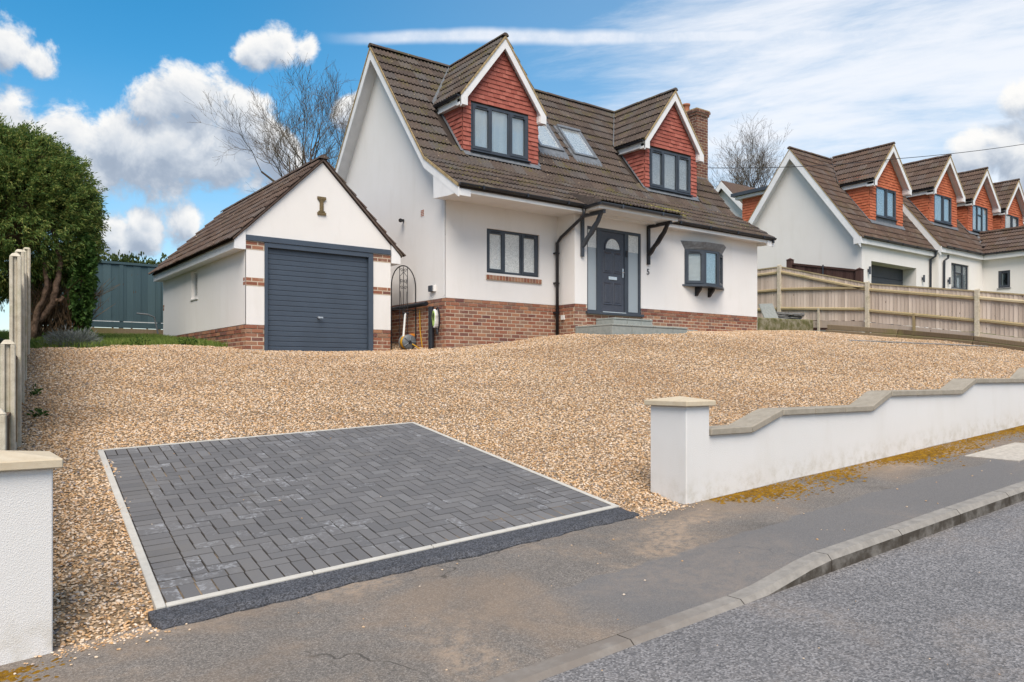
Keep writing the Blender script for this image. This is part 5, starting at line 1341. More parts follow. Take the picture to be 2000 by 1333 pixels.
# rear flat-roofed dormer and rear wing seen past the gable
b = MB(); b.prism([(16.9, 3.9, 8.5), (16.9, 5.35, 8.5), (16.9, 5.35, 7.4), (16.9, 4.75, 7.3)], (3.2, 0, 0)); rd = b.obj('rear_dormer', 'roof_deck', nb)
rows = []; z = 7.35
while z < 8.4:
    yi = 2*2.94-n1y(z+.05); rows.append((z, [(5.5-5.38, 5.5-max(yi-.05, 3.8))])); z += .1
joined('wall_tiles', tile_hang(LEFTW(16.9, 5.5, 0), rows, 'orange_tile'), rd)
MB().box(16.6, 20.3, 3.75, 5.72, 8.52, 8.64).obj('flat_roof', 'anthracite', rd)
MB().box(16.72, 20.2, 3.8, 5.6, 8.40, 8.515).obj('fascia', 'white_board', rd)
b = MB(); b.prism([(18.0, 5.9, 5), (18.0, 8.3, 5), (18.0, 8.3, 8.2), (18.0, 7.09, 9.45), (18.0, 5.9, 8.2)], (4, 0, 0)); b.obj('rear_wing', 'neighbour_render', nb)
for s_ in (-1, 1):
    MB().prism([(17.75, 7.09, 9.62), (17.75, 7.09+s_*1.5, 8.02), (17.75, 7.09+s_*1.5, 7.94), (17.75, 7.09, 9.54)], (4.3, 0, 0)).obj('rear_wing_roof', 'neighbour_tile', nb)
    MB().prism([(17.735, 7.09, 9.58), (17.735, 7.09+s_*1.5, 7.98), (17.735, 7.09+s_*1.5, 7.72), (17.735, 7.09, 9.30)], (.03, 0, 0)).obj('bargeboard', 'white_board', nb)
# brown side gates beside the neighbour's gable
bg_ = thing('side_gate', (15.8, 1.2, 3.3), 'dark brown wooden double gate between square posts beside the neighbouring gable', 'gate')
for y, z in ((2.55, 5.66), (-.02, 5.04)):
    b = MB(); b.box(15.72, 15.9, y-.09, y+.09, 3.0, z-.04); b.add([(15.70, y-.11, z-.04), (15.92, y-.11, z-.04), (15.92, y+.11, z-.04), (15.70, y+.11, z-.04), (15.81, y, z+.03)], [(0,3,2,1),(0,1,4),(1,2,4),(2,3,4),(3,0,4)]); b.obj('post', 'brown_board', bg_)
n = 20
for i in range(n):
    y0 = 2.44 - 2.35*i/n; y1 = 2.44-2.35*(i+1)/n+.006; zt = lambda y: 4.97+(y-.08)*.205
    MB().prism([(15.80, y0, 3.1), (15.80, y1, 3.1), (15.80, y1, zt(y1)), (15.80, y0, zt(y0))], (.025, 0, 0)).obj('board', 'brown_board', bg_)
MB().prism([(15.77, 2.44, zt(2.44)-.02), (15.77, .08, zt(.08)-.02), (15.77, .08, zt(.08)+.05), (15.77, 2.44, zt(2.44)+.05)], (.07, 0, 0)).obj('top_rail', 'brown_board', bg_)
MB().box(15.74, 15.78, 1.24, 1.27, 3.2, 5.30).obj('drop_bolt', 'anthracite', bg_)

# ------------------------------------------------------------------ wooden boundary fence on the right
fr_ = thing('boundary_fence', (13.35, -1.67, 2.9), 'weathered feather-edge wooden fence with pale posts right of the house', 'fence')
FP = [(4.2, 5.06, 3.5), (1.27, 5.09, 3.4), (-1.67, 4.27, 2.9), (-4.65, 3.79, 2.5), (-7.6, 3.35, 2.0)]
for y, zt, zb in FP[:4]:
    b = MB(); b.box(13.27, 13.37, y-.05, y+.05, zb-.6, zt-.02); b.add([(13.27,y-.05,zt-.02),(13.37,y-.05,zt-.02),(13.37,y+.05,zt-.02),(13.27,y+.05,zt-.02),(13.32,y-.05,zt+.01),(13.32,y+.05,zt+.01)], [(0,1,4),(1,2,5,4),(2,3,5),(3,0,4,5)]); b.obj('post', 'post_concrete', fr_)
BAYS = [(4.2, 1.27, (5.02, 5.02), (3.45, 3.33), [(4.86, 4.86), (4.36, 4.30), (3.76, 3.70)]),
        (1.27, -1.67, (5.02, 4.20), (3.33, 3.13), [(4.86, 4.06), (4.31, 4.11), (3.70, 3.48)]),
        (-1.67, -4.65, (4.20, 3.72), (3.10, 2.66), [(4.04, 3.56), (3.43, 2.98)]),
        (-4.65, -7.6, (3.72, 3.22), (2.66, 2.16), [(3.56, 3.06), (2.98, 2.48)])]
bc = {}
for ya, yb_, top, bot, rails in BAYS:
    n = 28; lerp = lambda t, ab: ab[0]+(ab[1]-ab[0])*t
    for i in range(n):
        t0, t1 = i/n, (i+1)/n; y0, y1 = ya+(yb_-ya)*t0, ya+(yb_-ya)*t1-.018
        th = .012
        b = MB(); j = random.gauss(0, .006)
        q = [(13.376+random.gauss(0, .003), y0, lerp(t0, bot)+j), (13.404, y1, lerp(t1, bot)+j), (13.404, y1, lerp(t1, top)), (13.376, y0, lerp(t0, top))]
        b.prism(q, (th, 0, 0)); b.obj('board', 'fence_board', fr_)
    for k, r_ in enumerate(rails):
        MB().prism([(13.39, ya-.05, r_[0]-.045), (13.39, ya-.05, r_[0]+.045), (13.315, ya-.05, r_[0]-.03), ], (0, 0, 0)) 
        vs = []
        for y, z in ((ya-.05, r_[0]), (yb_+.05, r_[1])): vs += [(13.391, y, z-.05), (13.391, y, z+.05), (13.325, y, z+.012), (13.325, y, z-.035)]
        MB().add(vs, [(0,1,2,3), (4,7,6,5), (0,4,5,1), (1,5,6,2), (2,6,7,3), (3,7,4,0)]).obj('rail', 'fence_rail', fr_)
    MB().prism([(13.365, ya, top[0]), (13.43, ya, top[0]), (13.43, ya, top[0]+.03), (13.365, ya, top[0]+.035)], (0, yb_-ya, top[1]-top[0])).obj('capping', 'fence_rail', fr_)
    MB().prism([(13.38, ya, bot[0]-.01), (13.41, ya, bot[0]-.01), (13.41, ya, bot[0]-.22), (13.38, ya, bot[0]-.22)], (0, yb_-ya, bot[1]-bot[0])).obj('gravel_board', 'fence_board', fr_)
for y, z0, z1 in ((-.1, 3.05, 3.62), (-3.0, 2.7, 3.26)): MB().box(13.32, 13.37, y-.03, y+.03, z0-.2, z1).obj('support_post', 'post_concrete' if y > -1 else 'fence_rail', fr_)
# timber sleepers edging the gravel along the fence
sp = thing('sleeper_edging', (13.15, -2.5, 2.7), 'old timber sleepers stepped along the foot of the wooden fence', 'sleepers')
SL = [(-.45, 3.10, 2.78), (-2.6, 2.85, 2.55), (-4.6, 2.58, 2.32), (-6.8, 2.20, 1.95)]
for (ya, ta, ba), (yb_, tb, bb) in zip(SL[:-1], SL[1:]):
    ha, hb = (ta-ba)/2, (tb-bb)/2
    for k in range(2):
        x = 13.22 if k else 13.13
        b = MB(); q = [(x, ya-.01, ba+ha*k-(.25 if k == 0 else 0)), (x, yb_+.01, bb+hb*k-(.25 if k == 0 else 0)), (x, yb_+.01, bb+hb*(k+1)-.01), (x, ya-.01, ba+ha*(k+1)-.01)]
        b.prism(q, (.14, 0, 0)); b.obj('sleeper', 'sleeper_wood', sp, bevel=.01)
# mossy retaining block, stack of slates and a leaning slab in the corner
rb_ = MB(); n = 9; vs = []; fs = []
for i in range(n+1):
    x = 9.60+2.66*i/n; w = random.gauss(0, .008)
    vs += [(x, -.60+w, 2.4), (x, -.61+w, 3.10+.006*i+random.gauss(0, .006)), (x, -.585+w, 3.125+.006*i+random.gauss(0, .006)), (x, .9, 3.15+.006*i)]
for i in range(n):
    for j in range(3): fs.append((i*4+j, (i+1)*4+j, (i+1)*4+j+1, i*4+j+1))
fs += [(0, 1, 2, 3), (n*4+3, n*4+2, n*4+1, n*4)]
tag(rb_.add(vs, fs).obj('retaining_wall', 'mossy_concrete'), 'low green mossy concrete retaining wall at the right corner of the house', 'retaining wall')
ss = thing('slate_stack', (11.4, -.3, 3.15), 'flat stack of broken grey slates lying on the mossy wall', 'slates')
for k in range(6):
    for x in (10.62, 11.35):
        x0 = x+random.uniform(-.06, .06); w = random.uniform(.62, .82); y0 = -.55+random.uniform(-.04, .08); z = 3.15+k*.034+(x-10.6)*.02
        pts = []
        for j in range(8):
            th = 2*PI*j/8; pts.append((x0+w/2+w/2*(math.cos(th)*1.15 if abs(math.cos(th)) < .9 else math.cos(th))*random.uniform(.93, 1.05), y0+.2+.22*math.sin(th)*random.uniform(.85, 1.1), z))
        MB().prism(pts, (0, 0, .026)).obj('slate', 'slate', ss)
b = MB(frame_m((10.0, -.57, 3.11), Vector((.70, .04, .055)).normalized(), Vector((.06, .26, .48)).normalized(), Vector((.0, -.88, .46)).normalized()))
b.box(0, .68, 0, .50, -.035, 0); tag(b.obj('paving_slab', 'grey_slab', bevel=.005), 'pale grey square paving slab leaning on the mossy wall', 'slab')
# slate strip half sunk in the gravel
b = MB(); b.prism([(13.0, -5.0, float(gz(13.0, -5))+.02), (12.9, -5.1, float(gz(12.9, -5.1))+.02), (9.4, -3.4, float(gz(9.4, -3.4))+.015), (9.45, -3.3, float(gz(9.45, -3.3))+.015)], (0, 0, .012))
tag(b.obj('edging_strip', 'slate'), 'thin grey edging strip half sunk in the gravel near the fence', 'edging')

# ------------------------------------------------------------------ concrete post fence on the left
lf = thing('concrete_post_fence', (-7.7, -3, 1.1), 'fence of tall grey concrete posts along the left edge of the gravel', 'fence')
LP = [(-8.26, -8.42, 1.32), (-8.07, -6.62, 1.79), (-7.87, -4.72, 2.72), (-7.66, -2.62, 3.05), (-7.49, -1.01, 3.27), (-7.22, 1.5, 3.66), (-7.05, 3.2, 3.9)]
fd = Vector((.1045, 1, 0)).normalized(); fn = Vector((fd.y, -fd.x, 0))
for x, y, zt in LP:
    zb = float(gz(x, y))-.4; Mx = frame_m((x, y, 0), fn, fd, (0, 0, 1)); b = MB(Mx)
    sec = [(-.095, -.05), (.0, -.05), (.0, .05), (-.095, .05)]
    b.box(-.10, -.068, -.055, .055, zb, zt-.035); b.box(-.068, -.034, -.03, .03, zb, zt-.03); b.box(-.034, .0, -.055, .055, zb, zt-.035)
    b.add([(-.10,-.055,zt-.035),(0,-.055,zt-.035),(0,.055,zt-.035),(-.10,.055,zt-.035),(-.075,-.03,zt),(-.025,-.03,zt),(-.025,.03,zt),(-.075,.03,zt)], [(i, (i+1) % 4, 4+(i+1) % 4, 4+i) for i in range(4)]+[(4,5,6,7)])
    b.obj('post', 'post_concrete', lf, bevel=.006)
for (xa, ya, za), (xb, yb_, zb_) in zip(LP[:-1], LP[1:]):
    p0, p1 = Vector((xa, ya, 0)), Vector((xb, yb_, 0)); d = (p1-p0); n = 12; zt = min(za, zb_)-.12; L_ = d.length-.12
    o = p0+d.normalized()*.06; g0 = float(gz(xa, ya))
    Mx = frame_m(o, fn, d.normalized(), (0, 0, 1))
    MB(Mx).box(-.068, -.034, 0, L_, g0-.1, g0+.28).obj('gravel_board', 'post_concrete', lf)
    for i in range(n): MB(Mx).box(-.062+(i % 2)*.008, -.046+(i % 2)*.008, L_*i/n, L_*(i+1)/n-.003, g0+.285, zt).obj('board', 'old_panel', lf)
    MB(Mx).box(-.075, -.03, 0, L_, zt+.002, zt+.03).obj('capping', 'old_panel', lf)

# ------------------------------------------------------------------ blue grey fence and hedge at the back left
bf = thing('panel_fence', (-4.6, 8.6, 2.75), 'blue grey painted board fence between the conifer and the garage', 'fence')
for x in (-5.42, -4.53, -3.62, -2.5): MB().box(x-.045, x+.045, 8.56, 8.66, 2.4, 4.50 if x != -4.53 else 4.44).obj('post', 'blue_board', bf)
n = 26
for i in range(n):
    x0 = -6.9+4.6*i/n
    MB().prism([(x0, 8.585-(.012 if i % 2 else 0), 2.93), (x0+4.6/n+.004, 8.585-(.012 if i % 2 else 0), 2.93), (x0+4.6/n+.004, 8.585-(.012 if i % 2 else 0), 4.42), (x0, 8.585-(.012 if i % 2 else 0), 4.42)], (0, .016, 0)).obj('board', 'blue_board', bf)
MB().box(-6.9, -2.3, 8.545, 8.62, 4.42, 4.48).obj('capping', 'blue_board', bf); MB().box(-6.9, -2.3, 8.55, 8.62, 2.78, 2.925).obj('base_rail', 'blue_board', bf)
MB().box(-6.9, -2.3, 8.56, 8.60, 2.93, 2.945).obj('drip_rail', 'white_board', bf)
for k in range(2): MB().box(-6.9, -2.3, 8.40-.14*k, 8.54-.14*k-.01, 2.3, 2.755-.13*k).obj('sleeper', 'sleeper_wood', bf, bevel=.008)

# ------------------------------------------------------------------ vegetation
def leaf_cloud(name, pts, nrm, mat, parent, n_leaf, ln, wd, r, droop=.25, spread=.9):
    """sprays of small pointed leaves at pts, fanned about the outward direction"""
    N = len(pts); P = np.repeat(pts, n_leaf, 0); Nn = np.repeat(nrm, n_leaf, 0)
    d = Nn + r.normal(0, spread, P.shape)*.6; d[:, 2] -= droop*r.uniform(0, 1, len(P)); d /= np.linalg.norm(d, axis=1, keepdims=True)
    s = np.cross(d, r.normal(0, 1, P.shape)); s /= np.linalg.norm(s, axis=1, keepdims=True)
    L_ = ln*r.uniform(.55, 1.25, (len(P), 1)); Wd = wd*r.uniform(.6, 1.2, (len(P), 1)); P = P + r.normal(0, ln*.35, P.shape)
    bend = np.array([0, 0, -1])*L_*.18
    v = np.stack([P, P+d*L_*.45+s*Wd, P+d*L_+bend, P+d*L_*.45-s*Wd], 1).reshape(-1, 3)
    f = np.arange(len(v)).reshape(-1, 4)
    me = bpy.data.meshes.new(name); me.vertices.add(len(v)); me.vertices.foreach_set('co', v.ravel())
    me.loops.add(f.size); me.loops.foreach_set('vertex_index', f.ravel()); me.polygons.add(len(f)); me.polygons.foreach_set('loop_start', np.arange(0, f.size, 4)); me.polygons.foreach_set('loop_total', np.full(len(f), 4))
    me.materials.append(M[mat]); me.update(calc_edges=True); return link(name, me, parent)
def lump_shell(c, rad, n, r, lumps=40, amp=.16, depth=.22, power=2.6):
    """points and outward directions through the outer layer of a lumpy rounded mass"""
    u = r.normal(0, 1, (n, 3)); u /= np.linalg.norm(u, axis=1, keepdims=True)
    k = r.normal(0, 1, (lumps, 3)); k /= np.linalg.norm(k, axis=1, keepdims=True)
    dt = u @ k.T; h = np.max(np.where(dt > .86, (dt-.86)/.14, 0), 1)
    s = 1/((np.abs(u)**power).sum(1)**(1/power))
    rr = s*(1-amp + amp*h*1.5)*(1-depth*r.uniform(0, 1, n)**2)
    return c + u*rr[:, None]*np.array(rad), u
vr = np.random.default_rng(21)
con = thing('conifer_tree', (-6.9, 4.3, 2.3), 'tall dense green conifer with bare stems beside the blue grey fence', 'tree')
pp, nn_ = lump_shell(np.array([-7.42, 4.95, 4.72]), (1.46, 1.46, 1.32), 5000, vr, 110, .42, .30)
p2, n2_ = lump_shell(np.array([-9.4, 4.1, 4.7]), (1.5, 1.5, 1.4), 1800, vr, 50, .3, .3)
p3, n3_ = lump_shell(np.array([-7.5, 4.9, 5.5]), (1.02, 1.02, .85), 1600, vr, 50, .5, .4)
p4, n4_ = lump_shell(np.array([-7.75, 4.7, 5.85]), (.5, .5, .68), 500, vr, 20, .5, .5)
for k in range(11):                                      # uneven clumps that stand out from the crown
    th, el = vr.uniform(-2.6, .6), vr.uniform(-.2, 1.3); u_ = np.array([math.cos(th)*math.cos(el), math.sin(th)*math.cos(el), math.sin(el)])
    q_, w_ = lump_shell(np.array([-7.45, 4.92, 4.85])+u_*np.array([1.22, 1.22, 1.42]), np.array([.34, .34, .36])*vr.uniform(.7, 1.25), 170, vr, 8, .45, .5); p4 = np.vstack([p4, q_]); n4_ = np.vstack([n4_, w_])
fr_p, fr_n = [], []                                      # drooping fronds: short runs of leaves along a curved shoot
for q, w in zip(np.vstack([pp, p3, p4])[::2], np.vstack([nn_, n3_, n4_])[::2]):
    d_ = w + vr.normal(0, .4, 3); d_[2] += .55; d_ /= np.linalg.norm(d_); l_ = vr.uniform(.10, .28)
    for t in np.linspace(0, 1, 8): fr_p.append(q + d_*t*l_ - np.array([0, 0, .35*l_])*t*t); fr_n.append(d_ - np.array([0, 0, .5])*t)
pp = np.vstack([pp, p2, p3, p4]); nn_ = np.vstack([nn_, n2_, n3_, n4_]); nn_[:, 2] += .35
leaf_cloud('crown', pp, nn_, 'conifer_leaf', con, 9, .10, .012, vr, .5, .95)
k_ = vr.uniform(size=len(pp)) < .42                     # feathery leading shoots that break the outline
q_ = pp[k_] + nn_[k_]*vr.uniform(.02, .16, (int(k_.sum()), 1)); leaf_cloud('shoots', q_, nn_[k_]*1.6, 'conifer_leaf', con, 6, .11, .010, vr, .3, .7)
leaf_cloud('fronds', np.array(fr_p), np.array(fr_n), 'conifer_leaf', con, 5, .07, .0125, vr, .2, .9)
b = MB()
for c, rr in (((-7.42, 4.95, 4.72), (.85, .85, .85)), ((-9.4, 4.1, 4.7), (1.0, 1.0, 1.0)), ((-7.5, 4.9, 5.5), (.5, .5, .4))):
    sv, sf = subd(*subd(iv, iff)); b.add((sv*np.array(rr)*(1+vr.normal(0, .05, (len(sv), 1)))+np.array(c)).tolist(), sf)
b.obj('inner_foliage', 'dead_twig', con)
for pts, r0 in (([(-7.04,4.0,2.2),(-6.98,3.96,2.46),(-6.78,3.8,2.68),(-6.63,3.69,2.94),(-6.57,3.64,3.3),(-6.51,3.7,3.7),(-6.6,4.0,4.4)], .066), ([(-6.95,3.8,2.2),(-6.89,3.76,2.75),(-6.78,3.68,3.05),(-6.74,3.65,3.34),(-6.78,3.75,3.69),(-6.9,4.1,4.3)], .05), ([(-6.85,4.1,2.3),(-6.8,4.06,2.76),(-6.67,3.97,3.08),(-6.65,3.96,3.48),(-6.7,4.1,4.2)], .05)):
    P_ = [Vector(p) for p in pts]; q = []
    for a_, c_ in zip(P_[:-1], P_[1:]): q += [a_+(c_-a_)*t+Vector((vr.normal(0, .012), vr.normal(0, .012), 0)) for t in (0, .33, .66)]
    q.append(P_[-1]); MB().tube(q, [r0*(1.15-.5*i/len(q))*(1+vr.normal(0, .08)) for i in range(len(q))], 9).obj('trunk', 'bark', con, smooth=True)
MB().tube([(-6.62, 3.68, 2.98), (-6.50, 3.60, 2.99), (-6.47, 3.58, 3.06)], [.05, .04, .03], 8).obj('branch_stub', 'bark', con, smooth=True)
b = MB()
for k in range(420):
    x = vr.uniform(-7.0, -6.1); y = 3.9-(x+7)*.3+vr.uniform(0, .7); z = vr.uniform(2.3, 2.7); l_ = vr.uniform(.5, 1.0)
    d = Vector((vr.normal(-.1, .25), vr.normal(0, .2), 1)).normalized(); p0 = Vector((x, y, z)); m_ = p0+d*l_*.5+Vector((vr.normal(.1, .08), 0, 0))
    b.tube([p0, m_, p0+d*l_+Vector((vr.normal(.25, .15), 0, 0))], [.009, .007, .003], 3, False)
b.obj('dead_branches', 'dead_twig', con)
pp, nn_ = lump_shell(np.array([-6.13, 3.75, 3.2]), (.20, .3, 1.0), 900, vr, 20, .3)
iv_ = thing('ivy', (-6.13, 3.6, 2.4), 'bright green ivy climbing in a narrow column at the conifer edge', 'ivy')
leaf_cloud('leaves', pp, nn_, 'ivy_leaf', iv_, 5, .08, .035, vr)
MB().tube([(-6.13, 3.75, 2.2), (-6.12, 3.76, 3.0), (-6.15, 3.75, 4.0)], [.03, .025, .015], 6).obj('stem', 'bark', iv_)
# the nest-like dead clump near the top of the conifer
pp, nn_ = lump_shell(np.array([-6.95, 3.95, 5.75]), (.16, .12, .12), 160, vr, 10, .2)
leaf_cloud('dead_clump', pp, nn_, 'dead_twig', con, 5, .10, .012, vr)
hd = thing('hedge', (-4.4, 9.9, 2.8), 'wild green hedge showing above the blue grey fence', 'hedge')
pa, na = [], []
for k in range(14):
    c = np.array([-6.4+k*.36, 9.8+vr.uniform(-.2, .3), 4.25+vr.uniform(-.1, .18)]); p_, n_ = lump_shell(c, (.42, .45, .55), 170, vr, 12, .35, .5); pa.append(p_); na.append(n_)
pp = np.vstack(pa); nn_ = np.vstack(na); nn_[:, 2] += .6; leaf_cloud('leaves', pp, nn_, 'hedge_leaf', hd, 6, .13, .03, vr, .2, .6)
b = MB()
for k in range(10): b.tube([(-6.3+k*.45, 9.9, 2.5), (-6.3+k*.45+vr.normal(0, .1), 9.9, 4.3)], [.03, .012], 5)
b.obj('stems', 'bark', hd)
# rough grass in the back corner
grid = tag(grid_obj('grass_verge', np.arange(-7.4, -3.0, .25), np.arange(2.0, 8.6, .25), lambda a, b: gz(a, b)-.012+.02*np.sin(a*3)*np.cos(b*2.2), 'terrain', lambda a, b: not (a > -3.8 and b > 1)), kind='structure')
def blades(name, region, n, h, mat, r, w=.006, lean=.35):
    a = r.uniform(region[0], region[1], n); c = r.uniform(region[2], region[3], n)
    k = np.array([(not gravel_keep(x, y)) and not (x > -3.8) for x, y in zip(a, c)]); a, c = a[k], c[k]; z = gz(a, c)-.01; n = len(a)
    th = r.uniform(0, 2*PI, n); H = h*r.uniform(.4, 1.3, n); ln_ = r.normal(0, lean, (n, 2))*H[:, None]
    p = np.stack([a, c, z], 1); s = np.stack([np.cos(th), np.sin(th), 0*th], 1)*w
    tip = p + np.column_stack([ln_, H]); mid = p + np.column_stack([ln_*.35, H*.6])
    v = np.stack([p-s, p+s, mid+s*.7, tip, mid-s*.7], 1).reshape(-1, 3); f = [tuple(range(i*5, i*5+5)) for i in range(n)]
    me = bpy.data.meshes.new(name); me.from_pydata(v.tolist(), [], f); me.materials.append(M[mat]); me.update(); return me
tag(link('grass', blades('grass', (-7.3, -3.8, 2.0, 8.3), 26000, .11, 'grass_blade', vr)), 'rough green grass between the gravel and the blue grey fence', 'grass', kind='stuff')
lv = thing('lavender', (-6.45, 2.45, 2.1), 'low grey green lavender clump on the grass edge under the conifer', 'plant')
pp, nn_ = lump_shell(np.array([-6.42, 2.55, 2.10]), (.42, .28, .2), 650, vr, 20, .2, .6); nn_[:, 2] = np.abs(nn_[:, 2])+.5
leaf_cloud('foliage', pp, nn_, 'lavender_leaf', lv, 5, .12, .006, vr, 0, .5)
WEEDS = [(-7.58, -3.5, 'by the concrete posts'), (-7.5, -2.2, 'far'), (-5.3, 2.75, ''), (-4.4, 2.6, '')]
for k, (x, y, _) in enumerate(WEEDS):
    w_ = thing('weed', (x, y, float(gz(x, y))), ['small green weed in the gravel beside the concrete posts, the nearer one', 'small green weed in the gravel beside the concrete posts, the farther one', 'leafy weed clump at the grass edge in front of the blue grey fence', 'leafy weed clump beside the garage rear corner'][k], 'weed', 'weeds around the gravel')
    pp, nn_ = lump_shell(np.array([x, y, float(gz(x, y))+.03]), (.05+.15*(k > 1), .05+.05*(k > 1), .03+.08*(k > 1)), 12+40*(k > 1), vr, 6, .2, .6); nn_[:, 2] = np.abs(nn_[:, 2])+.3
    leaf_cloud('leaves', pp, nn_, 'ivy_leaf', w_, 4, .07, .014, vr, 0, .5)
# bare trees
def bare_tree(name, base, h0, stems, label, seed, spread, zscale, levels=5, r0=.16, group='bare trees'):
    r = np.random.default_rng(seed); t = thing(name, base, label, 'tree', group); segs = [[], []]
    B = Vector(base)
    def grow(p, d, L_, rad, lv):
        n = 4; pts = [p]; rs = [rad]; q = p.copy(); dd = d.copy()
        for i in range(n):
            dd = (dd + Vector(r.normal(0, .13, 3)) + Vector((0, 0, .05))).normalized(); q = q + dd*(L_/n); pts.append(q.copy()); rs.append(max(rad*(1-.5*(i+1)/n), .0040))
        segs[0 if lv <= 1 else 1].append((pts, rs, 6 if lv <= 1 else (4 if lv == 2 else 3)))
        if lv >= levels: return
        kids = 4 if lv < 2 else 5
        for k in range(kids):
            i = 1+int(r.integers(0, n)) if k < kids-1 else n
            ax = Vector(r.normal(0, 1, 3)); side = (ax - dd*ax.dot(dd)).normalized()
            nd = (dd*r.uniform(.7, 1.0) + side*r.uniform(.35, .85) + Vector((0, 0, .16))).normalized()
            grow(pts[i].copy(), nd, L_*r.uniform(.5, .74), max(rs[i]*.6, .0048), lv+1)
    top = B + Vector((0, 0, h0)); tr_ = MB().tube([B-Vector((0, 0, .5)), B+Vector((.05, .02, h0*.5)), top], [r0*1.5, r0*1.15, r0], 9); tr_.obj('trunk', 'bare_twig', t)
    for k in range(stems):
        th = 2*PI*k/stems+r.uniform(-.3, .3); tl = r.uniform(.3, 1)*spread
        grow(top.copy(), Vector((math.cos(th)*tl, math.sin(th)*tl, 1)).normalized(), zscale*r.uniform(.85, 1.1), r0*.55, 1)
    for nm, ss_ in (('limbs', segs[0]), ('twigs', segs[1])):
        b = MB()
        for pts, rs, n in ss_: b.tube(pts, rs, n, False)
        b.obj(nm, 'bare_twig', t)
bare_tree('bare_tree', (5.7, 20.2, 2.6), 6.0, 9, 'leafless tree with fanned branches rising behind the garage roof', 5, .95, 3.0, 5, .15)
bare_tree('bare_tree', (30.0, 14.7, 3.5), 6.2, 8, 'leafless tree standing behind the neighbouring roof right of the chimney', 9, .6, 2.75, 5, .15)

# ------------------------------------------------------------------ small things by the houses
ga = thing('garden_gate', (-.3, 1.2, 2.05), 'black arched wrought iron gate with scrolls between garage and house', 'gate')
gx0, gx1, gyy = -.62, .0-.03, 1.2; gm = (gx0+gx1)/2; gr_ = (gx1-gx0)/2; zs = 3.45; zb = 2.08; ztop = zs+gr_*1.55
arc_ = [(gx0, gyy, zb)] + [(gm-gr_*math.cos(t), gyy, zs+gr_*1.55*math.sin(t)) for t in np.linspace(0, PI, 21)] + [(gx1, gyy, zb)]
MB().tube(arc_, .013, 6).obj('frame', 'black_paint', ga)
for dx in (-.095, 0, .095): MB().tube([(gm+dx, gyy, zb+.05), (gm+dx, gyy, ztop-.02*abs(dx)*10-.02)], .008, 5).obj('bar', 'black_paint', ga)
def scroll(cx, cz, s, fl):
    return [(cx+fl*s*(1-t/9.)*math.cos(t), gyy, cz+s*(1-t/9.)*math.sin(t)) for t in np.linspace(0, 7.5, 22)]
for cz in (ztop-.10, zs+.12, zs-.02):
    for fl in (-1, 1): MB().tube(scroll(gm+fl*.045, cz, .042, fl), .006, 5).obj('scroll', 'black_paint', ga)
for fl in (-1, 1):
    MB().tube([(gm, gyy, ztop-.13), (gm+fl*.09, gyy, zs+.22), (gm+fl*.07, gyy, zs+.06)], .006, 5).obj('scroll_bar', 'black_paint', ga)
    MB().tube([(gm+fl*.08, gyy, zs-.1), (gm+fl*.06, gyy, zs-.35), (gm, gyy, zs-.7)], .006, 5).obj('scroll_bar', 'black_paint', ga)
for z in (2.25, 2.95): MB().tube([(gx0, gyy, z), (gx1, gyy, z)], .009, 5).obj('cross_bar', 'black_paint', ga)
hr = thing('hose_reel', (-.42, .86, 2.06), 'grey hose reel with yellow hose standing in front of the arched gate', 'hose reel')
Mr = frame_m((-.42, .86, 2.24), (1, 0, 0), (0, 0, 1), (0, -1, 0))
MB(Mr).lathe([(.05, -.10), (.16, -.10), (.165, -.085), (.13, -.08), (.13, .06), (.165, .065), (.16, .085), (.06, .095)], 24).obj('drum', 'reel_grey', hr, smooth=True)
MB(Mr).lathe([(.13, -.07), (.152, -.06), (.152, .05), (.13, .055)], 20).obj('hose', 'hose_yellow', hr, smooth=True)
for k in range(5):
    th = 2*PI*k/5; c, s = math.cos(th), math.sin(th); MB(Mr).tube([(c*.03, s*.03, .096), (c*.15, s*.15, .09)], .012, 5).obj('spoke', 'reel_grey', hr)
MB(Mr).lathe([(.035, .09), (.035, .12), (.02, .125)], 10).obj('hub', 'black_paint', hr)
b = MB(); b.tube([(-.50, .90, 2.30), (-.46, .92, 2.62), (-.44, .92, 2.86)], .022, 8); b.obj('handle_post', 'charger_white', hr)
MB().tube([(-.50, .92, 2.86), (-.36, .92, 2.86)], .02, 8).obj('grip', 'black_paint', hr)
for dx in (-.1, .1): MB().tube([(-.42+dx, .78, 2.06), (-.42+dx, 1.0, 2.06), (-.42+dx*.6, .97, 2.22)], .014, 6).obj('foot', 'reel_orange', hr)
MB().box(-.36, -.27, .80, .9, 2.36, 2.42).obj('winder', 'reel_orange', hr, bevel=.01)
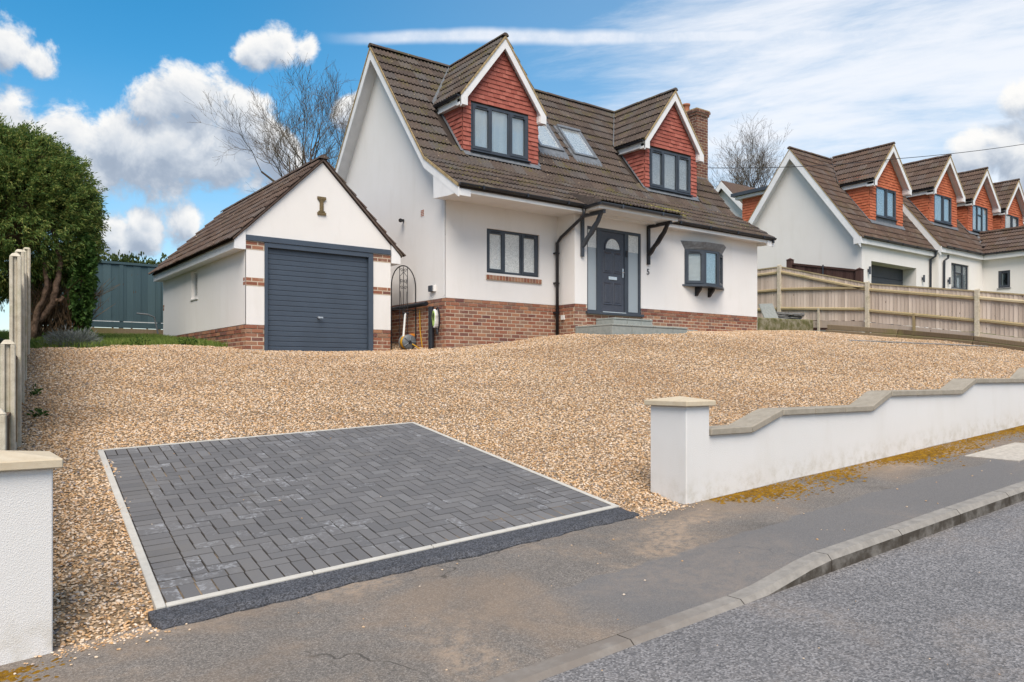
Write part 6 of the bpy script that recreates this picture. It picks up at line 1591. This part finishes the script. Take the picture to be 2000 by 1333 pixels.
MB().tube([(-.36, .76, 2.20), (-.30, .68, 2.14), (-.22, .66, 2.09), (-.12, .72, 2.09), (-.03, .9, 2.1), (-.03, 1.0, 2.5), (-.03, 1.02, 2.95)], .012, 6).obj('hose_end', 'hose_yellow', hr)
ev_ = thing('car_charger', (-.08, .18, 2.75), 'white and green wall charger with coiled black cable on the brick plinth corner', 'charger')
Mc = LEFTW(-.025, .34, 2.50)
b = MB(Mc); out = [(.075+.075*math.cos(t)*(1 if math.sin(t) > 0 else .8), .22+.2*math.sin(t)) for t in np.linspace(0, 2*PI, 20, endpoint=False)]
b.prism([(x, -.11, z) for x, z in out], (0, .11, 0)); b.obj('body', 'charger_white', ev_, bevel=.015)
b = MB(Mc); b.prism([(.075+(x-.075)*.75, -.118, .22+(z-.22)*.82) for x, z in out], (0, .01, 0)); b.obj('face', 'charger_green', ev_)
b = MB(Mc); b.prism([(.075+(x-.075)*.38, -.124, .26+(z-.22)*.42) for x, z in out], (0, .008, 0)); b.obj('window', 'dark_interior', ev_)
pts = []
for t in np.linspace(0, 2*PI*3.2, 70): pts.append(tuple(Mc @ Vector((.14+.085*math.cos(t)+.01*math.sin(t*.3), -.06-.01*math.sin(t*.37), .20+.24*math.sin(t)))))
MB().tube(pts, .011, 6).obj('cable', 'black_paint', ev_)
b = MB(Mc); b.tube([(.16, -.07, .0), (.17, -.08, -.06), (.175, -.08, -.12)], [.025, .03, .025], 8); b.obj('plug', 'black_paint', ev_)
# pipe rail beside the garage rear corner
tag(MB().tube([(-3.86, 7.6, 2.6), (-3.95, 7.6, 3.02), (-4.1, 7.6, 3.08), (-4.35, 7.65, 3.10)], .02, 8).obj('handrail', 'lead'), 'bent grey metal handrail end at the garage rear corner', 'handrail')
# overhead cable
cs_ = [Vector((9.95, 2.15, 7.86)), Vector((18.9, .45, 9.22)), Vector((30.5, -3.35, 11.75))]; pts = []
for a_, c_, sag in ((cs_[0], cs_[1], .12), (cs_[1], cs_[2], .18)):
    for t in np.linspace(0, 1, 16): p = a_+(c_-a_)*t; p.z -= sag*4*t*(1-t); pts.append(p)
tag(MB().tube(pts, .011, 5).obj('overhead_cable', 'black_paint'), 'thin black overhead cable running from the chimney past the neighbouring dormers', 'cable')
